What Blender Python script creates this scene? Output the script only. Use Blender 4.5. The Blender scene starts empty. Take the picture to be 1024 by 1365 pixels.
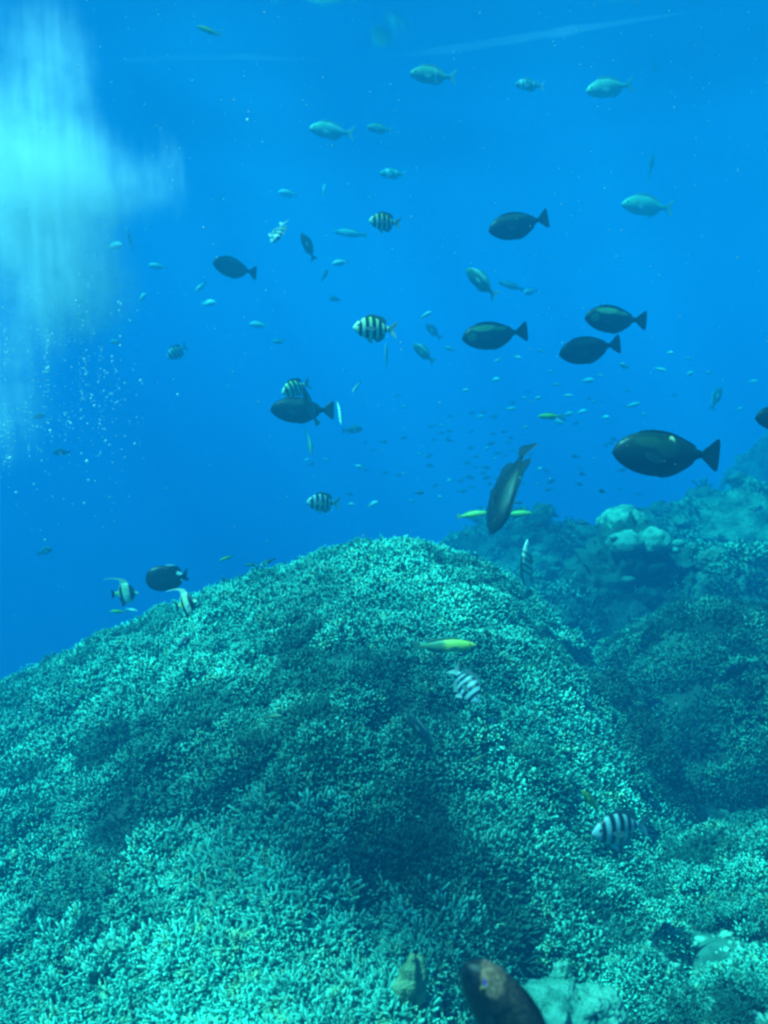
import bpy, bmesh, math, random
import numpy as np
from mathutils import Vector, Matrix

random.seed(7)
RNG = np.random.default_rng(11)
SC = bpy.context.scene
COL = SC.collection
R = math.radians

# ------------------------------------------------------------------ camera
PITCH = R(9.7)                      # the camera looks a little down
FPX = 1182.0                        # focal length in photo pixels (1024 x 1365)
cam_d = bpy.data.cameras.new('camera')
cam_d.sensor_fit = 'VERTICAL'
cam_d.sensor_height = 24.0
cam_d.sensor_width = 18.0
cam_d.lens = 24.0 * FPX / 1365.0
cam_d.clip_start = 0.05
cam_d.clip_end = 500
cam_d.dof.use_dof = True
cam_d.dof.focus_distance = 2.7
cam_d.dof.aperture_fstop = 3.0
cam = bpy.data.objects.new('camera', cam_d)
COL.objects.link(cam)
cam.location = (0, 0, 0)
cam.rotation_euler = (R(90) - PITCH, 0, 0)
SC.camera = cam
RIGHT = Vector((1, 0, 0))
FWD = Vector((0, math.cos(PITCH), -math.sin(PITCH)))
UP = Vector((0, math.sin(PITCH), math.cos(PITCH)))


def at(px, py, depth):
    """World point seen at photo pixel (px, py), DEPTH metres in front of the camera."""
    return (FWD + RIGHT * ((px - 512) / FPX) + UP * ((682.5 - py) / FPX)) * depth


# ------------------------------------------------------------------ light
SUN_DIR = Vector((-0.46, -0.22, 0.84)).normalized()     # towards the sun
SUN_E = math.asin(SUN_DIR.z)
SUN_R = math.atan2(SUN_DIR.x, SUN_DIR.y)
world = bpy.data.worlds.new('World')
SC.world = world
world.use_nodes = True
wn = world.node_tree
wn.nodes.clear()
wo = wn.nodes.new('ShaderNodeOutputWorld')
wb = wn.nodes.new('ShaderNodeBackground')
ws = wn.nodes.new('ShaderNodeTexSky')
ws.sky_type = 'NISHITA'
ws.sun_disc = False
ws.sun_elevation = SUN_E
ws.sun_rotation = SUN_R
wb.inputs['Strength'].default_value = 0.08
wn.links.new(ws.outputs[0], wb.inputs[0])
wn.links.new(wb.outputs[0], wo.inputs[0])

sun_d = bpy.data.lights.new('sun', 'SUN')
sun_d.energy = 5.0
sun_d.angle = R(0.5)
sun_d.color = (1.0, 0.95, 0.84)
sun = bpy.data.objects.new('sun', sun_d)
COL.objects.link(sun)
sun.location = SUN_DIR * 30
sun.rotation_euler = SUN_DIR.to_track_quat('Z', 'Y').to_euler()

SC.view_settings.view_transform = 'Standard'
SC.view_settings.look = 'None'
SC.view_settings.gamma = 1.0
SC.view_settings.exposure = 1.64
cy = SC.cycles
cy.max_bounces = 8
cy.diffuse_bounces = 2
cy.glossy_bounces = 2
cy.transmission_bounces = 3
cy.transparent_max_bounces = 12
cy.volume_bounces = 5
cy.volume_step_rate = 0.3
cy.volume_max_steps = 256
cy.use_denoising = True
cy.denoising_prefilter = 'ACCURATE'
cy.sample_clamp_indirect = 4.0
cy.filter_width = 2.5
cy.caustics_reflective = False
cy.caustics_refractive = False


# ------------------------------------------------------------------ helpers
def tag(o, label=None, cat=None, group=None, kind=None):
    if label: o['label'] = label
    if cat: o['category'] = cat
    if group: o['group'] = group
    if kind: o['kind'] = kind
    return o


def link(name, me, mat=None, parent=None):
    o = bpy.data.objects.new(name, me)
    COL.objects.link(o)
    if mat is not None:
        me.materials.append(mat)
    if parent is not None:
        o.parent = parent
    return o


def mesh_np(name, verts, faces, attrs=None, smooth=True):
    """verts (n,3); faces (m,k) array or list of such arrays (tris and quads)."""
    if not isinstance(faces, list):
        faces = [faces]
    faces = [np.asarray(f, dtype=np.int32) for f in faces if len(f)]
    me = bpy.data.meshes.new(name)
    me.vertices.add(len(verts))
    me.vertices.foreach_set('co', np.ascontiguousarray(verts, dtype=np.float32).ravel())
    loops = np.concatenate([f.ravel() for f in faces])
    sizes = np.concatenate([np.full(len(f), f.shape[1], dtype=np.int32) for f in faces])
    starts = np.concatenate([[0], np.cumsum(sizes)[:-1]]).astype(np.int32)
    me.loops.add(len(loops))
    me.loops.foreach_set('vertex_index', loops)
    me.polygons.add(len(sizes))
    me.polygons.foreach_set('loop_start', starts)
    me.polygons.foreach_set('loop_total', sizes)
    me.polygons.foreach_set('use_smooth', np.full(len(sizes), smooth, dtype=bool))
    for k, v in (attrs or {}).items():
        a = me.attributes.new(k, 'FLOAT', 'POINT')
        a.data.foreach_set('value', np.ascontiguousarray(v, dtype=np.float32))
    me.update(calc_edges=True)
    me.validate()
    return me


def _hash(ix, iy, iz, seed):
    h = (ix * 374761393 + iy * 668265263 + iz * 1442695041 + seed * 974634541) & 0xFFFFFFFF
    h = ((h ^ (h >> 13)) * 1274126177) & 0xFFFFFFFF
    h = h ^ (h >> 16)
    return (h & 0xFFFF) / 65535.0


def noise(x, y, z=0.0, seed=0):
    """Smooth value noise, -1..1, on numpy arrays."""
    x, y, z = np.broadcast_arrays(np.asarray(x, float), np.asarray(y, float), np.asarray(z, float))
    fx, fy, fz = np.floor(x), np.floor(y), np.floor(z)
    ix, iy, iz = fx.astype(np.int64), fy.astype(np.int64), fz.astype(np.int64)
    s = lambda t: t * t * t * (t * (t * 6 - 15) + 10)
    u, v, w = s(x - fx), s(y - fy), s(z - fz)
    out = 0
    for a in (0, 1):
        for b in (0, 1):
            for c in (0, 1):
                wt = (u if a else 1 - u) * (v if b else 1 - v) * (w if c else 1 - w)
                out = out + wt * _hash(ix + a, iy + b, iz + c, seed)
    return out * 2 - 1


def fbm(x, y, z=0.0, seed=0, octs=3):
    t, a = 0, 1.0
    for k in range(octs):
        t = t + a * noise(np.asarray(x) * 2 ** k + 5.1 * k, np.asarray(y) * 2 ** k - 3.7 * k, np.asarray(z) * 2 ** k, seed + k)
        a *= 0.5
    return t


def smooth01(e0, e1, x):
    t = np.clip((x - e0) / (e1 - e0), 0, 1)
    return t * t * (3 - 2 * t)


class NT:
    """Small helper round a material's node tree."""
    def __init__(self, name):
        self.m = bpy.data.materials.new(name)
        self.m.use_nodes = True
        self.t = self.m.node_tree
        self.t.nodes.clear()
        self.out = self.n('ShaderNodeOutputMaterial')

    def n(self, kind, **kw):
        nd = self.t.nodes.new(kind)
        for k, v in kw.items():
            setattr(nd, k, v)
        return nd

    def l(self, a, b):
        self.t.links.new(a, b)

    def math(self, op, a, b=None, c=None, clamp=False):
        nd = self.n('ShaderNodeMath', operation=op)
        nd.use_clamp = clamp
        for i, v in enumerate((a, b, c)):
            if v is None: continue
            if isinstance(v, (int, float)): nd.inputs[i].default_value = v
            else: self.l(v, nd.inputs[i])
        return nd.outputs[0]

    def mix(self, fac, a, b):
        nd = self.n('ShaderNodeMix', data_type='RGBA')
        for sock, v in ((nd.inputs[0], fac), (nd.inputs[6], a), (nd.inputs[7], b)):
            if isinstance(v, (int, float)): sock.default_value = v
            elif isinstance(v, tuple): sock.default_value = (*v, 1) if len(v) == 3 else v
            else: self.l(v, sock)
        return nd.outputs[2]

    def ramp(self, fac, stops, interp='LINEAR'):
        nd = self.n('ShaderNodeValToRGB')
        cr = nd.color_ramp
        cr.interpolation = interp
        while len(cr.elements) < len(stops): cr.elements.new(0.5)
        for e, (p, c) in zip(cr.elements, stops):
            e.position = p
            e.color = (*c, 1) if not isinstance(c, (int, float)) else (c, c, c, 1)
        self.l(fac, nd.inputs[0])
        return nd.outputs[0]

    def noise(self, vec, scale, detail=3.0, rough=0.55, dist=0.0):
        nd = self.n('ShaderNodeTexNoise')
        nd.inputs['Scale'].default_value = scale
        nd.inputs['Detail'].default_value = detail
        nd.inputs['Roughness'].default_value = rough
        nd.inputs['Distortion'].default_value = dist
        if vec is not None: self.l(vec, nd.inputs['Vector'])
        return nd.outputs[0]

    def principled(self, color, rough=0.6, spec=0.4, bump=None, bump_d=0.01, bump_s=0.5):
        p = self.n('ShaderNodeBsdfPrincipled')
        if isinstance(color, tuple): p.inputs['Base Color'].default_value = (*color, 1)
        else: self.l(color, p.inputs['Base Color'])
        if isinstance(rough, (int, float)): p.inputs['Roughness'].default_value = rough
        else: self.l(rough, p.inputs['Roughness'])
        p.inputs['Specular IOR Level'].default_value = spec
        if bump is not None:
            b = self.n('ShaderNodeBump')
            b.inputs['Distance'].default_value = bump_d
            b.inputs['Strength'].default_value = bump_s
            self.l(bump, b.inputs['Height'])
            self.l(b.outputs[0], p.inputs['Normal'])
        self.l(p.outputs[0], self.out.inputs[0])
        return p


# ------------------------------------------------------------------ the water: its body (haze) and its surface seen from below
def box_mesh(name, lo, hi):
    bm = bmesh.new()
    bmesh.ops.create_cube(bm, size=1)
    for v in bm.verts:
        v.co = Vector([lo[i] + (v.co[i] + 0.5) * (hi[i] - lo[i]) for i in range(3)])
    me = bpy.data.meshes.new(name)
    bm.to_mesh(me); bm.free()
    return me


def uneven(lo, hi, a, b, n_in, n_out):
    """Grid lines dense inside a..b and sparse outside."""
    l = a - np.geomspace(0.02, a - lo, n_out)[::-1]
    r = b + np.geomspace(0.02, hi - b, n_out)
    return np.concatenate([l, np.linspace(a, b, n_in), r])


SURF_Z = 2.4
mh = NT('sea_water_volume')
pv = mh.n('ShaderNodeVolumePrincipled')
pv.inputs['Color'].default_value = (0.003, 0.066, 0.125, 1)
pv.inputs['Absorption Color'].default_value = (0.06, 0.745, 0.895, 1)
pv.inputs['Density'].default_value = 0.60
mh.l(pv.outputs[0], mh.out.inputs['Volume'])
haze = link('haze', box_mesh('haze', (-70, -25, -17), (70, 95, SURF_Z + 0.5)), mh.m)
tag(haze, 'clear blue sea water that fades distant fish and reef', 'water', kind='stuff')


def grid_mesh(name, xs, ys, f, attrs=None):
    X, Y = np.meshgrid(xs, ys)
    Z = f(X, Y)
    V = np.stack([X.ravel(), Y.ravel(), Z.ravel()], 1)
    nx, ny = len(xs), len(ys)
    i = (np.arange(ny - 1)[:, None] * nx + np.arange(nx - 1)[None, :]).ravel()
    F = np.stack([i, i + 1, i + 1 + nx, i + nx], 1)
    return mesh_np(name, V, F, attrs)


def wave(x, y):
    return (SURF_Z + 0.05 * np.sin(0.9 * x + 0.35 * y) + 0.035 * np.sin(0.5 * x - 1.3 * y + 1.0)
            + 0.05 * fbm(x * 0.45, y * 0.45, 0, 3, 2))


ms = NT('water_surface')
geo = ms.n('ShaderNodeNewGeometry')
warp = ms.noise(geo.outputs['Position'], 0.9, 2.0)
vadd = ms.n('ShaderNodeVectorMath', operation='ADD')
wcol = ms.n('ShaderNodeTexNoise'); wcol.inputs['Scale'].default_value = 1.1; wcol.inputs['Detail'].default_value = 2
ms.l(geo.outputs['Position'], wcol.inputs['Vector'])
wsc = ms.n('ShaderNodeVectorMath', operation='SCALE'); wsc.inputs['Scale'].default_value = 0.9
ms.l(wcol.outputs['Color'], wsc.inputs[0])
ms.l(geo.outputs['Position'], vadd.inputs[0]); ms.l(wsc.outputs[0], vadd.inputs[1])
vor = ms.n('ShaderNodeTexVoronoi', feature='SMOOTH_F1')
vor.inputs['Scale'].default_value = 1.35
vor.inputs['Smoothness'].default_value = 0.6
ms.l(vadd.outputs[0], vor.inputs['Vector'])
fa = ms.n('ShaderNodeAttribute', attribute_name='sun_mask')
mask_f = ms.math('ADD', ms.math('MULTIPLY', vor.outputs['Distance'], 0.55), fa.outputs['Fac'])
tint = ms.ramp(mask_f, [(0.30, (0.22, 0.22, 0.22)), (0.55, (0.55, 0.55, 0.55)), (0.85, (1, 1, 1))])  # dapples come from this tint masking the sun, not from refraction
fres = ms.n('ShaderNodeFresnel'); fres.inputs['IOR'].default_value = 1.33
tr = ms.n('ShaderNodeBsdfTransparent'); ms.l(tint, tr.inputs[0])
gl = ms.n('ShaderNodeBsdfGlossy'); gl.inputs['Roughness'].default_value = 0.12
mx = ms.n('ShaderNodeMixShader')
ms.l(fres.outputs[0], mx.inputs[0]); ms.l(tr.outputs[0], mx.inputs[1]); ms.l(gl.outputs[0], mx.inputs[2])
ms.l(mx.outputs[0], ms.out.inputs[0])
# added sheet tint shaping the sun: light patches (positive) and dim gaps on reef and bubbles, followed back up the sun's rays
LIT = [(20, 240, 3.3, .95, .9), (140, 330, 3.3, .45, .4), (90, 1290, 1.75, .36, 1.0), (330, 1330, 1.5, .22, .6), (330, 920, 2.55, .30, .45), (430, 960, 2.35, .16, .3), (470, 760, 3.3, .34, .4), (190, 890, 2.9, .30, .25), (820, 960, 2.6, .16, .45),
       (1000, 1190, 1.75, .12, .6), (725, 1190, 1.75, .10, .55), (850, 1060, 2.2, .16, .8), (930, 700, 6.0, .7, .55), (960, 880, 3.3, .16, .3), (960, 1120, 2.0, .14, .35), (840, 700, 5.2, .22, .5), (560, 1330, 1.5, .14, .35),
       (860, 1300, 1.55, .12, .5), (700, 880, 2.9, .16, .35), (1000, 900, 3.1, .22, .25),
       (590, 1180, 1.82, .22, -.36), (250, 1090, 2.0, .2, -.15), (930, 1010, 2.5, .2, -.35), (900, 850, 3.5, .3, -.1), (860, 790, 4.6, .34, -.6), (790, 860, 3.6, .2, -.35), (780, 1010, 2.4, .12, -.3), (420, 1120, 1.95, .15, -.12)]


def sun_mask(x, y):
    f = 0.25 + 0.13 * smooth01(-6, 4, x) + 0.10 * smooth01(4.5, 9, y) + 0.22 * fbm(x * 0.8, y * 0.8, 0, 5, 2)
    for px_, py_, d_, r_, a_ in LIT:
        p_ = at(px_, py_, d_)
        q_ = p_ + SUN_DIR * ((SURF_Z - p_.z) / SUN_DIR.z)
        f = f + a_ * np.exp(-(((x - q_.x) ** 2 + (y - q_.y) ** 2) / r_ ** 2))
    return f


wx, wy = uneven(-60, 60, -5.5, 3.5, 300, 40), uneven(-20, 85, -0.5, 8.0, 290, 40)
GX, GY = np.meshgrid(wx, wy)
ws_o = link('water', grid_mesh('water', wx, wy, wave, {'sun_mask': sun_mask(GX, GY).ravel()}), ms.m)
tag(ws_o, 'rippled underside of the sea surface high above the reef', 'water', kind='structure')


# ------------------------------------------------------------------ the sea bed
def bed(x, y):
    x = np.asarray(x, float); y = np.asarray(y, float)
    z = -1.50 + 0.07 * fbm(x * 1.3, y * 1.3, 0, 21, 3)
    z = z - 9.5 * smooth01(-0.9, -6.5, x)
    z = z - 5.5 * smooth01(8.0, 22.0, y)
    z = z - 6.0 * smooth01(4.0, 8.0, y) * (1 - smooth01(-0.3, 1.0, x))
    z = z + 0.3 * smooth01(1.4, 4.0, x) * smooth01(3.5, 6.0, y) * (1 - smooth01(6.5, 9, y)) - 2.5 * smooth01(6.6, 10.0, y) + 0.10 * fbm(x * 2.9, y * 2.9, 0, 27, 3) * smooth01(3.5, 5, y)
    z = z + 0.22 * np.exp(-(((x - 0.85) / 0.6) ** 2 + ((y - 1.5) / 0.7) ** 2))
    return z


mb = NT('reef_rubble')
tc = mb.n('ShaderNodeNewGeometry').outputs['Position']
n1 = mb.noise(tc, 3.2, 4.0)
n2 = mb.noise(tc, 16.0, 4.0)
c1 = mb.ramp(n1, [(0.36, (0.015, 0.065, 0.05)), (0.52, (0.03, 0.12, 0.085)), (0.66, (0.11, 0.30, 0.21))])
c2 = mb.mix(mb.ramp(n2, [(0.42, 0.0), (0.62, 0.8)]), c1, (0.07, 0.22, 0.16))
mb.principled(c2, 0.9, 0.2, n2, 0.03, 0.9)
bed_o = link('sea_bed', grid_mesh('sea_bed', uneven(-65, 65, -2.2, 4.0, 230, 36), uneven(-20, 90, 0.3, 8.0, 260, 36), bed), mb.m)
tag(bed_o, 'dark reef floor with pale rubble falling away into deep water', 'sea floor', kind='structure')


# ------------------------------------------------------------------ coral
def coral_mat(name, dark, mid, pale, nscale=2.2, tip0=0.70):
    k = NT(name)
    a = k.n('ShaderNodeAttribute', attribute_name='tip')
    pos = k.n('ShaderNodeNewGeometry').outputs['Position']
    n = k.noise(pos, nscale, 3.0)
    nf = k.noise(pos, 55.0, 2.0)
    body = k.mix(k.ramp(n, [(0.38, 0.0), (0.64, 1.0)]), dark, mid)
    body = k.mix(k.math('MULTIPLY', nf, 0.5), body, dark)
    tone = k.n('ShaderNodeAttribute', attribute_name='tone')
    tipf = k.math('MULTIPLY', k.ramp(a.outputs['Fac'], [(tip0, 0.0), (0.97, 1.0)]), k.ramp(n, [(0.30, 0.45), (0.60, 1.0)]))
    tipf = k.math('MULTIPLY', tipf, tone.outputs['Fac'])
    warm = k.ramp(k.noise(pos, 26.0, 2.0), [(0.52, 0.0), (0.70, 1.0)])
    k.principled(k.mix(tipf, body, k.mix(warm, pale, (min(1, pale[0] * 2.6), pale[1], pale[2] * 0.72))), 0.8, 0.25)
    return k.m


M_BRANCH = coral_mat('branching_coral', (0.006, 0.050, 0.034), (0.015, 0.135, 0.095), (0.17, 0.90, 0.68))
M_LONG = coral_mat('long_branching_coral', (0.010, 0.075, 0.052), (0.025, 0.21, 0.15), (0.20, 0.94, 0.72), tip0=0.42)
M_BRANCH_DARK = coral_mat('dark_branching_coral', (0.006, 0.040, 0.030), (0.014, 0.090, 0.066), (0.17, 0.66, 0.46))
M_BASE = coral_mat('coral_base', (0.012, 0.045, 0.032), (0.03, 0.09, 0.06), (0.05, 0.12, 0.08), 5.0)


RINGS = {2: (0.0, 1.0), 3: (0.0, 0.66, 1.0), 4: (0.0, 0.4, 0.72, 1.0)}


def finger(length, r, sides, rings, bend, seed):
    """One coral finger along +Z, its base at the origin: verts, quads, tris, tip (0 root .. 1 tip)."""
    rg = np.random.default_rng(seed)
    vs, tp = [], []
    for i in range(rings):
        t = RINGS[rings][i]
        rr = r * (0.80, 0.88, 0.95, 0.85)[min(3, int(t * 3.01))] * (1 + 0.12 * rg.normal())
        if i == rings - 1: rr *= 0.95
        cx, cy_ = bend[0] * t * t * length, bend[1] * t * t * length
        for s in range(sides):
            a = 2 * math.pi * s / sides + 0.3 * i
            vs.append((cx + rr * math.cos(a), cy_ + rr * math.sin(a), t * length))
            tp.append(t)
    vs.append((bend[0] * length, bend[1] * length, length + r * 0.75)); tp.append(1.0)
    q = [(i * sides + s, i * sides + (s + 1) % sides, (i + 1) * sides + (s + 1) % sides, (i + 1) * sides + s)
         for i in range(rings - 1) for s in range(sides)]
    b = (rings - 1) * sides
    tr_ = [(b + s, b + (s + 1) % sides, len(vs) - 1) for s in range(sides)]
    return np.array(vs), np.array(q), np.array(tr_), np.array(tp)


def rot_to(d, spin=0.0):
    return np.array(Vector((0, 0, 1)).rotation_difference(Vector(d)).to_matrix() @ Matrix.Rotation(spin, 3, 'Z'))


def tuft(seed, n=13, spread=0.95, sides=5, rings=4, r=0.0050, ln=0.05, fork=0.6, root=0.022):
    """A bushy tuft of branched coral fingers about 10 cm across (unit scale)."""
    rg = np.random.default_rng(seed)
    V, Q, T, A, off = [], [], [], [], 0

    def put(p, d, L, rad, t0):
        nonlocal off
        v, q, t, a = finger(L, rad, sides, rings, rg.normal(0, 0.18, 2), int(rg.integers(1e6)))
        M = rot_to(d, rg.uniform(0, 6.28))
        a = a * (1.0 if rg.uniform() < 0.6 else rg.uniform(0.6, 0.9))
        V.append(v @ M.T + p); Q.append(q + off); T.append(t + off); A.append(np.maximum(a, 0.0) if t0 == 0 else np.where(a > 0.5, a, t0 * 0.9))
        off += len(v)
        return M

    for i in range(n):
        th = spread * math.sqrt(rg.uniform(0.0, 1.0))
        ph = rg.uniform(0, 6.28)
        d = np.array([math.sin(th) * math.cos(ph), math.sin(th) * math.sin(ph), math.cos(th)])
        L = ln * rg.uniform(0.7, 1.25)
        base = np.array([d[0], d[1], 0]) * root - np.array([0, 0, 0.012])
        M = put(base, d, L, r * rg.uniform(0.8, 1.25), 0.0)
        for _ in range(3):
            if rg.uniform() < fork:
                p = base + d * L * rg.uniform(0.5, 0.85)
                d2 = d + rg.normal(0, 0.55, 3); d2[2] = abs(d2[2]) * 0.8 + 0.3; d2 /= np.linalg.norm(d2)
                put(p, d2, L * rg.uniform(0.28, 0.5), r * 0.8, 0.55)
    return np.concatenate(V), np.concatenate(Q), np.concatenate(T), np.concatenate(A)


def scatter(name, tufts, P, N, S, mat, parent, tone=None):
    """One mesh of tufts set at points P along normals N with sizes S."""
    V, Q, T, A, B, off = [], [], [], [], [], 0
    which = RNG.integers(0, len(tufts), len(P))
    for k, (v, q, t, a) in enumerate(tufts):
        idx = np.nonzero(which == k)[0]
        if not len(idx): continue
        n = N[idx]; s = S[idx]
        spin = RNG.uniform(0, 6.28, len(idx))
        up = n / np.linalg.norm(n, axis=1, keepdims=True)
        ref = np.stack([np.cos(spin), np.sin(spin), np.zeros_like(spin)], 1)
        e1 = np.cross(ref, up); e1 /= np.linalg.norm(e1, axis=1, keepdims=True)
        e2 = np.cross(up, e1)
        W = (v[None, :, 0:1] * e1[:, None] + v[None, :, 1:2] * e2[:, None] + v[None, :, 2:3] * up[:, None]) * s[:, None, None] + P[idx][:, None]
        nv = len(v)
        o = off + np.arange(len(idx)) * nv
        V.append(W.reshape(-1, 3))
        Q.append((q[None] + o[:, None, None]).reshape(-1, 4))
        T.append((t[None] + o[:, None, None]).reshape(-1, 3))
        A.append(np.tile(a, len(idx)))
        tn = RNG.normal(0.55, 0.3, len(idx)) + 0.45 * fbm(P[idx, 0] * 3.1, P[idx, 1] * 3.1, 0, 171, 2) if tone is None else tone[idx]
        B.append(np.repeat(np.clip(tn, 0.05, 1.0), nv))
        off += nv * len(idx)
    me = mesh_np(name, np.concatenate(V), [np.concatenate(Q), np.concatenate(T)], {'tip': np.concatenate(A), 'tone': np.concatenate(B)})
    return link(name, me, mat, parent)


TUFTS = [tuft(100 + i, n=14, spread=1.0, sides=4, rings=3, r=0.0027 + 0.0004 * (i % 4), ln=0.030 + 0.004 * (i % 3), fork=0.45, root=0.017) for i in range(9)]
TUFTS_LONG = [tuft(200 + i, n=13, spread=0.6, sides=4, rings=3, r=0.0034, ln=0.05, fork=0.35, root=0.02) for i in range(7)]
TUFTS_FAR = [tuft(300 + i, n=10, spread=0.95, sides=4, rings=2, r=0.0046, ln=0.04, fork=0.3, root=0.02) for i in range(6)]


def normals(f, x, y, e=0.03):
    dx = (f(x + e, y) - f(x - e, y)) / (2 * e)
    dy = (f(x, y + e) - f(x, y - e)) / (2 * e)
    n = np.stack([-dx, -dy, np.ones_like(dx)], 1)
    return n / np.linalg.norm(n, axis=1, keepdims=True)


def in_view(P, margin=0.25):
    d = P[:, 1] * FWD.y + P[:, 2] * FWD.z
    u = P[:, 0] / np.maximum(d, 0.05)
    v = (P[:, 1] * UP.y + P[:, 2] * UP.z) / np.maximum(d, 0.05)
    return (d > 0.3) & (abs(u) < 0.433 + margin) & (v > -0.577 - margin) & (v < 0.6)


# --- the big mound
def mound_smooth(x, y):
    dx, dy = x - 0.05, y - 3.3
    d = np.where(dx < 0, 0.105 * dx ** 2 + 0.20 * np.abs(dx) * smooth01(0.0, 0.5, -dx), 0.85 * dx ** 2)
    e = np.where(dy < 0, 0.135 * dy ** 2, 0.45 * dy ** 2)
    return -0.747 - d - e + 0.03 * np.exp(-((dx / 0.3) ** 2 + (dy / 0.5) ** 2))


def mound(x, y):
    x = np.asarray(x, float); y = np.asarray(y, float)
    return mound_smooth(x, y) + 0.022 * fbm(x * 1.7, y * 1.7, 0, 31, 2) + 0.032 * fbm(x * 5.2, y * 5.2, 0, 41, 2) * smooth01(3.7, 2.4, y + 0.3 * np.abs(x))


def patch(name, f, x0, x1, y0, y1, n, mat, parent, keep=None):
    """Height patch with the lower skirt cut where it is far below the bed."""
    xs, ys = np.linspace(x0, x1, n), np.linspace(y0, y1, n)
    X, Y = np.meshgrid(xs, ys)
    Z = np.maximum(f(X, Y), bed(X, Y) - 0.25)
    V = np.stack([X.ravel(), Y.ravel(), Z.ravel()], 1)
    i = (np.arange(n - 1)[:, None] * n + np.arange(n - 1)[None, :]).ravel()
    F = np.stack([i, i + 1, i + 1 + n, i + n], 1)
    ok = (f(X, Y) > bed(X, Y) - 0.22).ravel()
    F = F[ok[F].any(axis=1)]
    used = np.unique(F); m = np.full(len(V), -1); m[used] = np.arange(len(used))
    me = mesh_np(name, V[used], m[F], {'tip': np.zeros(len(used))})
    return link(name, me, mat, parent)


def thing(name, label, cat, loc=(0, 0, 0), group=None, kind=None):
    o = bpy.data.objects.new(name, None)
    COL.objects.link(o)
    o.empty_display_size = 0.1
    o.location = loc
    return tag(o, label, cat, group, kind)


def cover(f, x0, x1, y0, y1, n, dens=None):
    """About N points on the height field f inside the view, thinned by dens(x, y)."""
    x = RNG.uniform(x0, x1, n); y = RNG.uniform(y0, y1, n)
    z = f(x, y)
    P = np.stack([x, y, z], 1)
    ok = in_view(P) & (z > bed(x, y) - 0.03)
    if dens is not None:
        ok &= RNG.uniform(0, 1, n) < dens(x, y)
    P = P[ok]
    return P, normals(f, P[:, 0], P[:, 1])


reef = thing('coral_mound', 'great rounded mound of pale tipped branching coral filling the middle of the picture', 'coral')
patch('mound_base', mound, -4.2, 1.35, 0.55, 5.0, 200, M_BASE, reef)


def clumped(P, N, spacing, height, lean, seed, gap=0.75):
    """Gather tufts into bushy clumps: raised at the middle, leaning outwards, thinned in the gaps. Returns kept P, N and a tone per tuft."""
    rg = np.random.default_rng(seed)
    x0, x1, y0, y1 = P[:, 0].min(), P[:, 0].max(), P[:, 1].min(), P[:, 1].max()
    n = int(1.3 * (x1 - x0) * (y1 - y0) / spacing ** 2)
    C = np.stack([rg.uniform(x0, x1, n), rg.uniform(y0, y1, n)], 1)
    rad = spacing * rg.uniform(0.5, 1.0, n)
    tone, hgt = rg.normal(0.55, 0.28, n), rg.uniform(0.4, 1.2, n)
    best = np.full(len(P), 9.0); who = np.zeros(len(P), int)
    for i0 in range(0, n, 64):
        d = np.hypot(P[:, 0:1] - C[None, i0:i0 + 64, 0], P[:, 1:2] - C[None, i0:i0 + 64, 1]) / rad[None, i0:i0 + 64]
        k = d.argmin(1); v = d[np.arange(len(P)), k]
        m = v < best; best[m] = v[m]; who[m] = k[m] + i0
    keep = rg.uniform(0, 1, len(P)) < 1 - gap * smooth01(0.65, 1.15, best)
    P, N, best, who = P[keep], N[keep], best[keep], who[keep]
    out = np.stack([P[:, 0] - C[who, 0], P[:, 1] - C[who, 1], np.zeros(len(P))], 1) / rad[who][:, None]
    out = out / np.maximum(1.0, np.linalg.norm(out, axis=1, keepdims=True))
    P = P + N * (height * hgt[who] * np.clip(1 - best ** 2, -0.08, 1))[:, None]
    return P, N + out * lean, np.clip(tone[who] + rg.normal(0, 0.15, len(P)), 0.05, 1.0) * (1 - 0.45 * smooth01(0.6, 1.1, best))


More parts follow.
